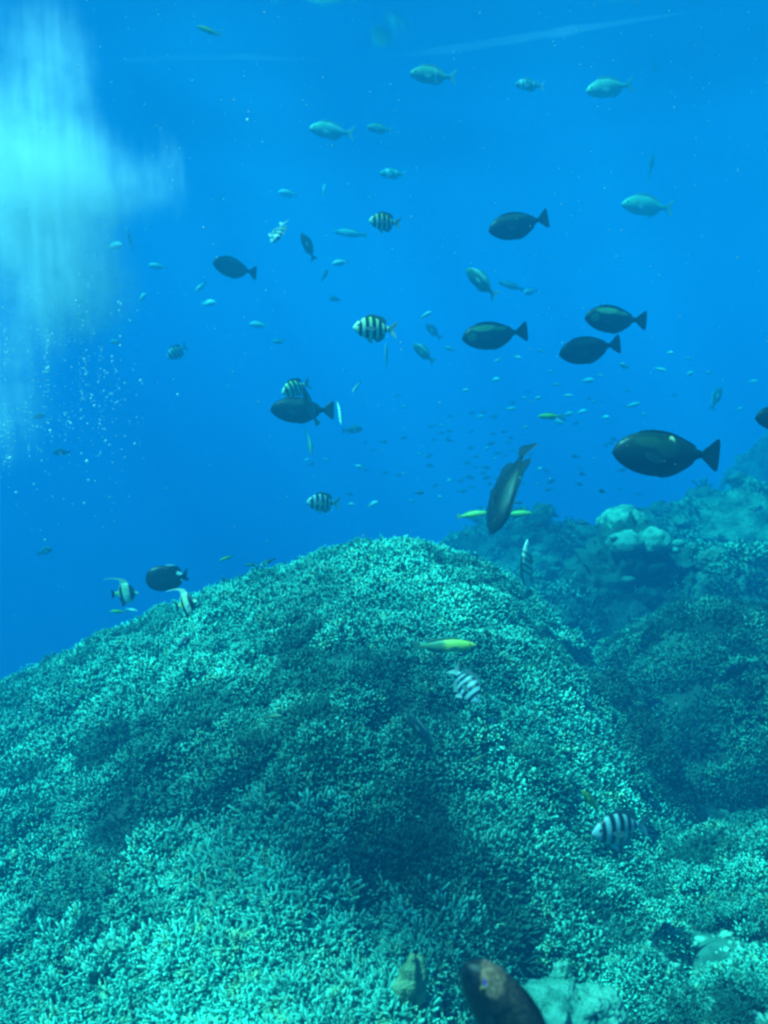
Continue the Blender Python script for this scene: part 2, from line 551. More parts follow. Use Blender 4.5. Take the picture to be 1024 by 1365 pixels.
def mound_scatter():
    f = mound
    # near and middle: fine tufts; long upright fingers in the near left
    P, N = cover(f, -2.3, 1.25, 0.95, 3.35, 62000, lambda x, y: (0.6 + 0.4 * smooth01(-0.45, 0.3, fbm(x * 3.2, y * 3.2, 0, 51, 2))) * np.clip(1.5 - 0.27 * y, 0.5, 1))
    edge = 1.52 + 0.22 * noise(P[:, 0] * 3, P[:, 1] * 0, 0, 77) - 0.22 * P[:, 0] + RNG.normal(0, 0.13, len(P))
    left_long = (P[:, 1] < edge) & (P[:, 0] < 0.10 + 0.1 * np.sin(9 * P[:, 1]))
    lng, Nl = P[left_long], N[left_long]
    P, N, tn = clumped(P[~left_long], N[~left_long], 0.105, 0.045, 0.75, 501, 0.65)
    S = RNG.uniform(0.55, 1.1, len(P)) * (1 + 0.3 * noise(P[:, 0] * 4, P[:, 1] * 4, 0, 61))
    N2 = N + np.array([0, -0.12, 0.25]) + RNG.normal(0, 0.16, N.shape)
    q_ = at(60, 1290, 1.75)  # near-left sun patch: extra brightness painted into the tip tone
    q2_ = at(580, 1120, 1.95)  # dim gap mid-mound: shade painted in as darker tip tone
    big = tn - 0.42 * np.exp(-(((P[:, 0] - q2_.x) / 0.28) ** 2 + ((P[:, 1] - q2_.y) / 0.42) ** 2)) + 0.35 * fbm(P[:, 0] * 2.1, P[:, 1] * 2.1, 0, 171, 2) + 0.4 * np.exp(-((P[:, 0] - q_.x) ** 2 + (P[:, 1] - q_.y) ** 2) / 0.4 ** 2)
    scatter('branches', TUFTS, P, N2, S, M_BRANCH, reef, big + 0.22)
    lng, Nl, tn = clumped(lng, Nl, 0.12, 0.035, 0.35, 502, 0.5)
    S = RNG.uniform(0.6, 1.1, len(lng))
    scatter('long_branches', TUFTS_LONG, lng, Nl + np.array([0, -0.12, 0.35]) + RNG.normal(0, 0.13, Nl.shape), S, M_LONG, reef, tn + 0.3)
    # crest, far slope and left flank
    P, N = cover(f, -4.0, 1.2, 2.6, 4.6, 28000, lambda x, y: np.where((y > 3.35) | (x < -2.3), 1.0, 0.0))
    P, N, tn = clumped(P, N, 0.10, 0.02, 0.6, 503, 0.45)
    scatter('far_branches', TUFTS_FAR, P, N + np.array([0, 0, 0.25]) + RNG.normal(0, 0.16, N.shape), RNG.uniform(0.5, 1.0, len(P)), M_BRANCH, reef, tn + 0.4)


mound_scatter()


# --- smaller thickets
def dome(cx, cy_, top, rx, ry, h, seed, rough=0.04, fr=4.0):
    def f(x, y):
        x = np.asarray(x, float); y = np.asarray(y, float)
        q = ((x - cx) / rx) ** 2 + ((y - cy_) / ry) ** 2
        return top - h * q + rough * fbm(x * fr, y * fr, 0, seed, 3)
    return f


def thicket(label, cx, cy_, top, rx, ry, h, seed, n, mat, far=False, size=1.0, rough=0.04):
    f = dome(cx, cy_, top, rx, ry, h, seed, rough)
    t = thing('branching_coral', label, 'coral', group='branching coral colonies round the mound')
    patch('coral_base', f, cx - rx * 1.5, cx + rx * 1.5, cy_ - ry * 1.5, cy_ + ry * 1.5, 90, M_BASE, t)
    P, N = cover(f, cx - rx * 1.35, cx + rx * 1.35, cy_ - ry * 1.35, cy_ + ry * 1.35, n,
                 lambda x, y: 0.5 + smooth01(-0.4, 0.4, fbm(x * 3, y * 3, 0, seed + 5, 2)))
    P, N, tn = clumped(P, N, 0.12 * size + 0.02, 0.05 * size, 0.7, seed + 7)
    scatter('branches', TUFTS_FAR if far else TUFTS, P, N + np.array([0, -0.1, 0.3]), RNG.uniform(0.6, 1.15, len(P)) * size, mat, t, tn)
    return t


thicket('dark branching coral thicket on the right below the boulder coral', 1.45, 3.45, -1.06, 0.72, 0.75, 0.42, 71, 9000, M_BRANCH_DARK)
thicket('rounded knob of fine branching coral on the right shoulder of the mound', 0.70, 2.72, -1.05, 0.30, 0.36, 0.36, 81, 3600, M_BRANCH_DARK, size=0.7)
LOW = (dome(0.72, 1.42, -1.16, 0.34, 0.32, 0.16, 97), dome(1.02, 1.85, -1.15, 0.50, 0.55, 0.26, 91), dome(0.52, 1.72, -1.19, 0.22, 0.40, 0.22, 95))


def patchy(seed, cut):
    return lambda x, y: smooth01(cut - 0.12, cut + 0.12, fbm(x * 4.2, y * 4.2, 0, seed, 3))


def floor_z(x, y):
    return np.maximum(np.maximum(bed(x, y), LOW[2](x, y)), np.maximum(LOW[0](x, y), LOW[1](x, y)))


for f_, lab, b4, n_, sd in ((LOW[0], 'ragged coral clump among pale rubble in the bottom right corner', (0.35, 1.15, 1.0, 1.85), 4200, 197),
                            (LOW[1], 'low broken coral patch with pale rubble gaps in the lower right corner', (0.3, 1.75, 1.0, 2.65), 7000, 191),
                            (LOW[2], 'fuzzy coral slope just right of the mound near the bottom edge', (0.2, 0.85, 1.1, 2.3), 4200, 195)):
    t = thing('branching_coral', lab, 'coral', group='branching coral colonies round the mound')
    patch('coral_base', f_, *b4, 90, mb.m, t)
    P, N = cover(f_, *b4, int(n_ * 2.1), patchy(sd, -0.25))
    P, N, tn = clumped(P, N, 0.10, 0.04, 0.7, sd + 7)
    scatter('branches', TUFTS, P, N + np.array([0, -0.1, 0.3]) + RNG.normal(0, 0.2, N.shape), RNG.uniform(0.32, 0.72, len(P)), M_BRANCH, t, tn + 0.45 * fbm(P[:, 0] * 5, P[:, 1] * 5, 0, 701, 2))


def ico(subdiv, rad=1.0):
    bm = bmesh.new()
    bmesh.ops.create_icosphere(bm, subdivisions=subdiv, radius=rad)
    v = np.array([p.co[:] for p in bm.verts]); f = np.array([[q.index for q in p.verts] for p in bm.faces])
    bm.free()
    return v, f


ICO3, ICO4, ICO2 = ico(4), ico(5), ico(3)


def lump_mesh(name, parts, seed, rough=0.16, fr=3.0, base=ICO3):
    """Union of displaced lumps: parts = [(centre, (rx, ry, rz)), ...]."""
    V, F, A, off = [], [], [], 0
    for i, (c, s) in enumerate(parts):
        v, f = base
        m = max(s)
        w = v * np.array(s)
        k = 1 + rough * fbm(w[:, 0] * fr / m + 7 * i, w[:, 1] * fr / m, w[:, 2] * fr / m, seed + i, 4)
        V.append(w * k[:, None] + np.array(c)); F.append(f + off); A.append(np.clip((v[:, 2] + 1) / 2, 0, 1)); off += len(v)
    return mesh_np(name, np.concatenate(V), np.concatenate(F), {'tip': np.concatenate(A)})


def lump_mat(name, lo, hi, scale=6.0, bump=0.03):
    k = NT(name)
    pos = k.n('ShaderNodeNewGeometry').outputs['Position']
    n = k.noise(pos, scale, 5.0)
    v = k.n('ShaderNodeTexVoronoi'); v.inputs['Scale'].default_value = scale * 5
    k.l(pos, v.inputs['Vector'])
    h = k.math('ADD', n, k.math('MULTIPLY', v.outputs['Distance'], 0.35))
    k.principled(k.ramp(n, [(0.36, lo), (0.62, hi)]), 0.88, 0.2, h, bump, 0.8)
    return k.m


M_ROCK = lump_mat('dark_boulder_coral', (0.015, 0.055, 0.04), (0.05, 0.13, 0.09))
M_PALE = lump_mat('pale_lobe_coral', (0.05, 0.18, 0.125), (0.19, 0.44, 0.31), 14.0, 0.012)
M_FARREEF = lump_mat('far_reef_coral', (0.012, 0.05, 0.035), (0.10, 0.23, 0.16), 7.0, 0.06)
M_RUB = lump_mat('pale_coral_rubble', (0.05, 0.20, 0.14), (0.26, 0.66, 0.48), 24.0, 0.01)
M_TAN = lump_mat('tan_sponge', (0.10, 0.17, 0.08), (0.28, 0.34, 0.17), 30.0, 0.008)
M_PLATE = lump_mat('pale_soft_coral', (0.05, 0.24, 0.17), (0.15, 0.44, 0.32), 30.0, 0.012)

# boulder coral with pale lobed cap
bc = at(842, 745, 5.2)
t = thing('boulder_coral', 'dark boulder coral with pale rounded lobes on its top', 'coral', bc)
link('coral_body', lump_mesh('coral_body', [((-0.02, 0.0, -0.16), (0.27, 0.26, 0.34)), ((0.22, 0.0, -0.22), (0.24, 0.25, 0.26)),
                                           ((-0.2, 0.0, -0.25), (0.22, 0.22, 0.24)), ((0.05, -0.1, -0.35), (0.36, 0.26, 0.22))], 5, 0.34, 4.5, base=ICO4), M_ROCK, t)
for c, s in (((-0.085, -0.16, 0.125), (0.10, 0.11, 0.075)), ((0.075, -0.16, 0.135), (0.09, 0.11, 0.08)), ((-0.03, 0.10, 0.20), (0.15, 0.14, 0.10))):
    link('pale_lobe', lump_mesh('pale_lobe', [(c, s)], int(100 * (c[0] + 1)), 0.13, 3.0), M_PALE, t)
for px_, py_, s in ((878, 727, 0.035), (898, 733, 0.03), (905, 724, 0.03), (838, 772, 0.028), (818, 716, 0.018), (830, 721, 0.018), (862, 730, 0.02)):
    p = at(px_, py_, 4.97) - bc
    link('pale_lobe', lump_mesh('pale_lobe', [(tuple(p), (s * 1.3, s, s * 0.7))], px_, 0.15, base=ICO2), M_PALE, t)


def far_reef(label, cx, cy_, top, rx, ry, h, seed, nl, lump=(0.03, 0.09), rough=0.15, fr=3.6):
    f = dome(cx, cy_, top, rx, ry, h, seed, rough, fr)
    t = thing('reef_outcrop', label, 'reef', group='outcrops of the reef behind the mound')
    patch('outcrop_base', f, cx - rx * 1.5, cx + rx * 1.5, cy_ - ry * 1.5, cy_ + ry * 1.5, 110, M_FARREEF, t)
    x = RNG.uniform(cx - rx * 1.3, cx + rx * 1.3, nl); y = RNG.uniform(cy_ - ry * 1.3, cy_ + ry * 1.1, nl)
    z = f(x, y); ok = z > bed(x, y)
    parts = [((a, b, c), (s * RNG.uniform(0.8, 1.4), s * RNG.uniform(0.8, 1.4), s * RNG.uniform(0.5, 1.0)))
             for a, b, c, s in zip(x[ok], y[ok], z[ok], RNG.uniform(*lump, ok.sum()))]
    for i_, p_ in enumerate(parts[:96]):
        link('coral_head', lump_mesh('coral_head', [p_], seed * 7 + i_, 0.42, 2.4, base=ICO2), M_FARREEF, t)
    P, N = cover(f, cx - rx * 1.3, cx + rx * 1.3, cy_ - ry * 1.3, cy_ + ry * 0.6, 1500, patchy(seed + 9, -0.05))
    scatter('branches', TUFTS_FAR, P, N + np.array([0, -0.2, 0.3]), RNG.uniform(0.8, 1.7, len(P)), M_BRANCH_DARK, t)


far_reef('low faded reef outcrop behind the right end of the mound crest', 1.12, 6.5, -1.13, 0.78, 0.8, 0.45, 111, 110)
far_reef('broad pale reef slope rising at the right edge behind the boulder coral', 2.75, 6.4, -0.98, 1.1, 1.2, 0.5, 121, 110)
far_reef('tall faint reef tower at the far right edge', 4.75, 10.4, -0.86, 0.85, 0.9, 1.1, 131, 60)
far_reef('short dark reef ledge between the mound and the boulder coral', 0.85, 4.75, -1.28, 0.75, 0.7, 0.3, 141, 90, (0.03, 0.09))
far_reef('mottled reef shelf below the boulder coral on the right', 2.05, 4.9, -1.17, 0.75, 0.6, 0.35, 151, 80, (0.03, 0.10))

# small lone growths near the camera
p = at(757, 1350, 1.45)
t = tag(link('soft_coral', lump_mesh('soft_coral', [((-0.02, 0, 0), (0.07, 0.06, 0.035)), ((0.045, 0.01, -0.012), (0.05, 0.05, 0.035)), ((0.0, 0.05, 0.012), (0.022, 0.022, 0.04))], 77, 0.26, 3.0, base=ICO4), M_PLATE),
        'pale smooth soft coral lump beside the big brown fish', 'coral')
t.location = p
p = at(549, 1302, 1.60)
t = tag(link('sponge', lump_mesh('sponge', [((0, 0, 0), (0.012, 0.012, 0.04)), ((0.014, 0.01, -0.02), (0.015, 0.015, 0.045)), ((-0.012, 0.012, -0.03), (0.015, 0.014, 0.04))], 87, 0.4, 2.0), M_TAN),
        'small tan finger sponge standing in the coral left of the brown fish', 'sponge')
t.location = p

# rubble lumps on the floor right of the mound
xr = RNG.uniform(0.22, 2.0, 17000); yr = RNG.uniform(1.05, 4.2, 17000)
near_lit = 0.55 * ((xr > 0.4) & (yr < 1.85))
for px_, py_, d_, r_ in ((725, 1190, 1.75, .13), (850, 1060, 2.15, .2), (1000, 1190, 1.75, .13), (860, 1300, 1.55, .2), (960, 1290, 1.6, .15), (890, 1000, 2.4, .12), (800, 930, 2.75, .12), (690, 880, 2.95, .1), (780, 1230, 1.7, .1)):
    q_ = at(px_, py_, d_)
    near_lit = np.maximum(near_lit, np.exp(-((xr - q_.x) ** 2 + (yr - q_.y) ** 2) / r_ ** 2))
keep = RNG.uniform(0, 1, len(xr)) < 0.08 + 0.9 * near_lit * smooth01(-0.4, 0.2, fbm(xr * 6, yr * 6, 0, 401, 2))
xr, yr = xr[keep], yr[keep]
zr = np.maximum(floor_z(xr, yr), np.where((xr < 0.95) & (yr > 2.4), dome(0.70, 2.72, -1.05, 0.30, 0.36, 0.36, 81)(xr, yr), -9))
parts = [((a, b, c), (s * RNG.uniform(0.7, 1.6), s * RNG.uniform(0.7, 1.6), s * RNG.uniform(0.4, 1.1))) for a, b, c, s in zip(xr, yr, zr, 0.003 + 0.011 * RNG.uniform(0, 1, len(xr)) ** 2)]
tag(link('coral_rubble', lump_mesh('coral_rubble', parts, 99, 0.5, 2.0, base=ico(2)), M_RUB), 'pale broken coral rubble on the floor right of the mound', 'rubble', kind='stuff')

# ------------------------------------------------------------------ fish: builders (snout at x = -0.5, tail tip at x = +0.5, back up +Z)
def curve(pts, x):
    """Smooth interpolation through control points (monotone x)."""
    p = np.array(pts, float)
    h = np.diff(p[:, 0]); d = np.diff(p[:, 1]) / h
    m = np.zeros(len(p)); m[0], m[-1] = d[0], d[-1]
    for i in range(1, len(p) - 1):
        m[i] = 0 if d[i - 1] * d[i] <= 0 else 2 * d[i - 1] * d[i] / (d[i - 1] + d[i])
    k = np.clip(np.searchsorted(p[:, 0], x) - 1, 0, len(h) - 1)
    t = (x - p[k, 0]) / h[k]
    return ((2 * t ** 3 - 3 * t ** 2 + 1) * p[k, 1] + (t ** 3 - 2 * t ** 2 + t) * h[k] * m[k]
            + (-2 * t ** 3 + 3 * t ** 2) * p[k + 1, 1] + (t ** 3 - t ** 2) * h[k] * m[k + 1])


def body_mesh(name, top, bot, wid, ns=34, nr=18):
    x0, x1 = top[0][0], top[-1][0]
    s = np.linspace(0, 1, ns)
    xs = x0 + (x1 - x0) * (s ** 1.5 * 0.55 + s * 0.45)
    T, B, W = curve(top, xs), curve(bot, xs), curve(wid, xs)
    V = []
    for x, t, b, w in zip(xs, T, B, W):
        for j in range(nr):
            a = 2 * math.pi * j / nr
            c, sn = math.cos(a), math.sin(a)
            y = w * math.copysign(abs(sn) ** 1.15, sn)
            V.append((x, y, (t + b) / 2 + (t - b) / 2 * c))
    V = np.array(V)
    q = [(i * nr + j, i * nr + (j + 1) % nr, (i + 1) * nr + (j + 1) % nr, (i + 1) * nr + j) for i in range(ns - 1) for j in range(nr)]
    n = len(V)
    V = np.concatenate([V, [[x0 - 0.004, 0, (T[0] + B[0]) / 2], [x1 + 0.004, 0, (T[-1] + B[-1]) / 2]]])
    tr_ = [((j + 1) % nr, j, n) for j in range(nr)] + [((ns - 1) * nr + j, (ns - 1) * nr + (j + 1) % nr, n + 1) for j in range(nr)]
    return mesh_np(name, V, [np.array(q), np.array(tr_)])


def fin_mesh(name, outline, thick=0.007, y=0.0, splay=0.0, hinge=None):
    """A solid fin from its outline in the XZ plane; SPLAY swings it out sideways about the HINGE height."""
    bm = bmesh.new()
    pts = [Vector(p) for p in outline]
    # resample the outline a little rounder
    rnd = []
    n = len(pts)
    for i in range(n):
        a, b, c, d = pts[i - 1], pts[i], pts[(i + 1) % n], pts[(i + 2) % n]
        for t in (0.0, 0.34, 0.67):
            rnd.append(0.5 * ((2 * b) + (c - a) * t * 0.7 + (2 * a * 0 - 2 * b + 2 * c - (c - a) * 0.7 - (d - b) * 0.0 - (c - a) * 0.0) * 0 + Vector((0, 0)))
                       if False else b.lerp(c, t) + (((b - a) - (d - c)) * 0.06 * math.sin(math.pi * t)))
    cen = sum(rnd, Vector((0, 0))) / len(rnd)
    lay = []
    for sgn, sh in ((1, 0.0), (1, 0.04), (-1, 0.04), (-1, 0.0)):
        pass
    A = [bm.verts.new((p.x, thick * 0.5, p.y)) for p in [q.lerp(cen, 0.06) for q in rnd]]
    E = [bm.verts.new((p.x, 0, p.y)) for p in rnd]
    B = [bm.verts.new((p.x, -thick * 0.5, p.y)) for p in [q.lerp(cen, 0.06) for q in rnd]]
    m = len(rnd)
    bm.faces.new(A); bm.faces.new(list(reversed(B)))
    for i in range(m):
        j = (i + 1) % m
        bm.faces.new((A[j], A[i], E[i], E[j])); bm.faces.new((E[j], E[i], B[i], B[j]))
    if splay or y:
        for v in bm.verts:
            dx = v.co.x - (hinge if hinge is not None else 0)
            v.co.y += y + math.copysign(1, y if y else 1) * splay * max(0.0, dx)
    bmesh.ops.recalc_face_normals(bm, faces=bm.faces)
    bmesh.ops.triangulate(bm, faces=[f for f in bm.faces if len(f.verts) > 4])
    me = bpy.data.meshes.new(name)
    bm.to_mesh(me); bm.free()
    return me


def eye_mesh(name, x, y, z, r):
    v, f = ICO2
    return mesh_np(name, v * np.array([r, r * 0.45, r]) + np.array([x, y, z]), f)


def fish_mat(name, back, belly, bars=None, bar_col=(0.008, 0.012, 0.012), slant=0.0, top_col=None, rough=0.42, spec=0.5, patch_=None, mottle=0.35, zmid=0.0, zspan=0.12, scales=0.0):
    """Back and belly colours, upright bars at local x = (centre, half width), an optional coloured back and one patch."""
    k = NT(name)
    oc = k.n('ShaderNodeTexCoord').outputs['Object']
    sp = k.n('ShaderNodeSeparateXYZ'); k.l(oc, sp.inputs[0])
    n = k.noise(oc, 9.0, 3.0)
    nf = k.noise(oc, 60.0, 2.0)
    zz = k.math('ADD', sp.outputs[2], k.math('MULTIPLY', k.math('SUBTRACT', n, 0.5), 0.06))
    f = k.n('ShaderNodeMapRange'); f.interpolation_type = 'SMOOTHSTEP'
    k.l(zz, f.inputs[0]); f.inputs[1].default_value = zmid - zspan; f.inputs[2].default_value = zmid + zspan
    col = k.mix(f.outputs[0], belly, back)
    if top_col:
        g = k.n('ShaderNodeMapRange'); k.l(zz, g.inputs[0]); g.inputs[1].default_value = 0.12; g.inputs[2].default_value = 0.22
        col = k.mix(g.outputs[0], col, top_col)
    col = k.mix(k.math('MULTIPLY', k.ramp(n, [(0.4, 0.0), (0.65, 1.0)]), mottle), col, k.mix(0.5, col, (0.0, 0.0, 0.0)))
    if bars:
        x = k.math('ADD', sp.outputs[0], k.math('MULTIPLY', sp.outputs[2], slant))
        x = k.math('ADD', x, k.math('MULTIPLY', k.math('SUBTRACT', n, 0.5), 0.03))
        tot = None
        for c, h in bars:
            d = k.math('ABSOLUTE', k.math('SUBTRACT', x, c))
            m = k.n('ShaderNodeMapRange'); m.interpolation_type = 'SMOOTHSTEP'
            k.l(d, m.inputs[0]); m.inputs[1].default_value = h * 1.45; m.inputs[2].default_value = h * 0.6
            tot = m.outputs[0] if tot is None else k.math('MAXIMUM', tot, m.outputs[0])
        col = k.mix(tot, col, bar_col)
    if patch_:
        for (cx, cz, rx, rz, pc) in patch_:
            a = k.math('DIVIDE', k.math('SUBTRACT', sp.outputs[0], cx), rx)
            b = k.math('DIVIDE', k.math('SUBTRACT', sp.outputs[2], cz), rz)
            q = k.math('ADD', k.math('MULTIPLY', a, a), k.math('MULTIPLY', b, b))
            q = k.math('ADD', q, k.math('MULTIPLY', k.math('SUBTRACT', k.noise(oc, 22.0, 2.0), 0.5), 0.9))
            m = k.n('ShaderNodeMapRange'); m.interpolation_type = 'SMOOTHSTEP'
            k.l(q, m.inputs[0]); m.inputs[1].default_value = 1.2; m.inputs[2].default_value = 0.4
            col = k.mix(m.outputs[0], col, pc)
    sc = k.n('ShaderNodeTexVoronoi'); sc.inputs['Scale'].default_value = 48.0
    k.l(oc, sc.inputs['Vector'])
    if scales:
        col = k.mix(k.math('MULTIPLY', k.ramp(sc.outputs['Distance'], [(0.25, 0.0), (0.6, 1.0)]), scales), col, k.mix(0.75, col, (0.0, 0.0, 0.0)))
    k.principled(col, rough, spec, k.math('ADD', sc.outputs['Distance'], nf), 0.004, 0.15)
    return k.m


def eye_mat(name, ring):
    k = NT(name)
    oc = k.n('ShaderNodeTexCoord').outputs['Generated']
    sp = k.n('ShaderNodeSeparateXYZ'); k.l(oc, sp.inputs[0])
    a = k.math('SUBTRACT', sp.outputs[0], 0.5); b = k.math('SUBTRACT', sp.outputs[2], 0.5)
    r = k.math('SQRT', k.math('ADD', k.math('MULTIPLY', a, a), k.math('MULTIPLY', b, b)))
    k.principled(k.ramp(r, [(0.0, (0.003, 0.004, 0.004)), (0.26, (0.003, 0.004, 0.004)), (0.32, ring), (1.0, ring)]), 0.15, 0.5)
    return k.m


E_DARK = eye_mat('dark_eye', (0.05, 0.07, 0.05))
E_PALE = eye_mat('pale_eye', (0.40, 0.48, 0.36))

SPEC = {}


def species(key, name, cat, top, bot, wid, body_m, fins, eye=None, pect=None, pelv=None, bend=None):
    SPEC[key] = dict(bend=bend if bend is not None else random.uniform(-0.22, 0.22), name=name, cat=cat, top=top, bot=bot, wid=wid, body_m=body_m, fins=fins, eye=eye, pect=pect, pelv=pelv, proto=None)


def build_fish(s):
    root = bpy.data.objects.new(s['name'], None); COL.objects.link(root); root.empty_display_size = 0.2
    link('body', body_mesh('body', s['top'], s['bot'], s['wid']), s['body_m'], root)
    for nm, out, m in s['fins']:
        link(nm, fin_mesh(nm, out), m, root)
    if s['eye']:
        x, z, r, m = s['eye']
        w = float(curve(s['wid'], np.array([x]))[0])
        t_, b_ = float(curve(s['top'], np.array([x]))[0]), float(curve(s['bot'], np.array([x]))[0])
        c = (z - (t_ + b_) / 2) / ((t_ - b_) / 2)
        y = w * (max(0.0, 1 - c * c) ** 0.5) ** 1.15
        for sg in (1, -1):
            link('eye', eye_mesh('eye', x, sg * (y - r * 0.12), z, r), m, root)
    if s['pect']:
        out, y, sp, m = s['pect']
        for sg in (1, -1):
            link('pectoral_fin', fin_mesh('pectoral_fin', out, 0.006, sg * y, sp, out[0][0]), m, root)
    if s['pelv']:
        out, m = s['pelv']
        for sg in (1, -1):
            link('pelvic_fin', fin_mesh('pelvic_fin', out, 0.006, sg * 0.02, 0.15, out[0][0]), m, root)
    for ch in root.children:                                          # swimming bend of the tail half
        me = ch.data
        co = np.zeros(len(me.vertices) * 3, np.float32); me.vertices.foreach_get('co', co)
        co = co.reshape(-1, 3)
        co[:, 1] += s['bend'] * np.clip(co[:, 0] + 0.1, 0, 2) ** 2
        me.vertices.foreach_set('co', co.ravel()); me.update()
    return root


def copy_tree(root):
    r = root.copy(); COL.objects.link(r)
    for ch in list(root.children):
        c = ch.copy(); COL.objects.link(c); c.parent = r
    return r


def fish(key, px, py, lpx, ang, yaw, depth, label, group=None, up=None):
    """A fish centred on photo pixel (px, py), its head pointing ANG degrees in the picture (0 right, 90 up, 180 left) and YAW degrees towards us."""
    s = SPEC[key]
    if depth >= 5:
        depth = 5 + (depth - 5) * 1.7
        while at(px, py, depth).z > SURF_Z - 0.35: depth *= 0.97
    if s['proto'] is None:
        s['proto'] = o = build_fish(s)
    else:
        o = copy_tree(s['proto'])
    a, w = R(ang), R(yaw)
    h = (RIGHT * math.cos(a) + UP * math.sin(a)) * math.cos(w) - FWD * math.sin(w)
    h.normalize()
    u = Vector((0, 0, 1)) if up is None else (RIGHT * up[0] + UP * up[1] - FWD * up[2])
    x = -h
    z = (u - x * u.dot(x)).normalized()
    y = z.cross(x)
    L = lpx * depth / FPX / max(0.3, math.cos(w))
    M = Matrix((x, y, z)).transposed().to_4x4()
    M.translation = at(px, py, depth)
    o.matrix_world = M @ Matrix.Scale(L, 4)
    for k in ('label', 'category', 'group'):
        if k in o: del o[k]
    return tag(o, label, s['cat'], group)


# --- kinds of fish
F_DARK = fish_mat('dark_surgeonfish_skin', (0.010, 0.019, 0.016), (0.006, 0.012, 0.012), rough=0.45, spec=0.22, mottle=0.6, patch_=[(-.05, .12, .28, .05, (0.024, 0.046, 0.030))])
F_SHEEN = fish_mat('painted_sheen_skin', (0.022, 0.055, 0.034), (0.008, 0.016, 0.014), rough=0.38, spec=0.35, mottle=0.6,  # sheen on the upper flank painted in as greenish colour patches
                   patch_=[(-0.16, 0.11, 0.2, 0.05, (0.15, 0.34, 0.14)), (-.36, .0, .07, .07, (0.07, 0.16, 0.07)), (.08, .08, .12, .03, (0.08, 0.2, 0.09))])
F_SADDLE = fish_mat('saddled_skin', (0.014, 0.03, 0.018), (0.007, 0.014, 0.011), spec=0.25, rough=0.4, mottle=0.4,
                    patch_=[(0.02, 0.105, 0.035, 0.055, (0.80, 0.72, 0.36)), (-0.01, 0.05, 0.12, 0.09, (0.024, 0.05, 0.024)), (-.2, .1, .14, .05, (0.03, 0.065, 0.03))])
F_FINDARK = fish_mat('dark_fin', (0.012, 0.022, 0.022), (0.012, 0.022, 0.022), mottle=0.3)
naso = dict(
    top=[(-.5, .0), (-.475, .055), (-.43, .105), (-.33, .16), (-.2, .183), (-.05, .175), (.1, .135), (.22, .082), (.30, .04), (.35, .026)],
    bot=[(-.5, -.025), (-.46, -.075), (-.38, -.135), (-.25, -.19), (-.1, -.213), (.03, -.197), (.15, -.135), (.24, -.08), (.30, -.042), (.35, -.028)],
    wid=[(-.5, .012), (-.42, .055), (-.25, .085), (-.05, .082), (.12, .055), (.25, .026), (.35, .014)])
TAIL_TRUNC = [(.325, .022), (.38, .07), (.44, .122), (.478, .145), (.496, .12), (.502, .06), (.503, 0), (.503, -.06), (.499, -.125), (.482, -.152), (.44, -.127), (.38, -.075), (.325, -.024)]
NASO_D = [(-.30, .15), (-.26, .19), (-.12, .203), (.02, .185), (.15, .135), (.25, .085), (.27, .06), (.2, .07), (0, .13), (-.2, .16)]
NASO_A = [(-.10, -.19), (-.03, -.225), (.08, -.2), (.18, -.145), (.25, -.095), (.26, -.065), (.15, -.11), (0, -.17)]
NASO_P = [(-.24, -.01), (-.17, .0), (-.09, -.035), (-.07, -.07), (-.14, -.085), (-.22, -.05)]


def naso_kind(key, body):
    species(key, 'surgeonfish', 'surgeonfish', naso['top'], naso['bot'], naso['wid'], body,
            [('dorsal_fin', NASO_D, F_FINDARK), ('anal_fin', NASO_A, F_FINDARK), ('tail_fin', TAIL_TRUNC, F_FINDARK)],
            eye=(-.385, .045, .017, E_DARK), pect=(NASO_P, .078, .22, F_FINDARK))


species('diver', 'surgeonfish', 'surgeonfish', naso['top'], naso['bot'], [(x, w * 0.92) for x, w in naso['wid']], F_DARK,
        [('dorsal_fin', [(-.30, .15), (-.2, .2), (0, .2), (.14, .19), (.25, .215), (.30, .17), (.27, .06), (.1, .1)], F_FINDARK),
         ('anal_fin', [(-.10, -.19), (0, -.225), (.12, -.22), (.24, -.225), (.29, -.17), (.26, -.065), (.1, -.13)], F_FINDARK), ('tail_fin', TAIL_TRUNC, F_FINDARK)],
        eye=(-.385, .045, .017, E_DARK), pect=(NASO_P, .078, .22, F_FINDARK), bend=-0.3)
naso_kind('dark', F_DARK); naso_kind('sheen', F_SHEEN); naso_kind('saddle', F_SADDLE)

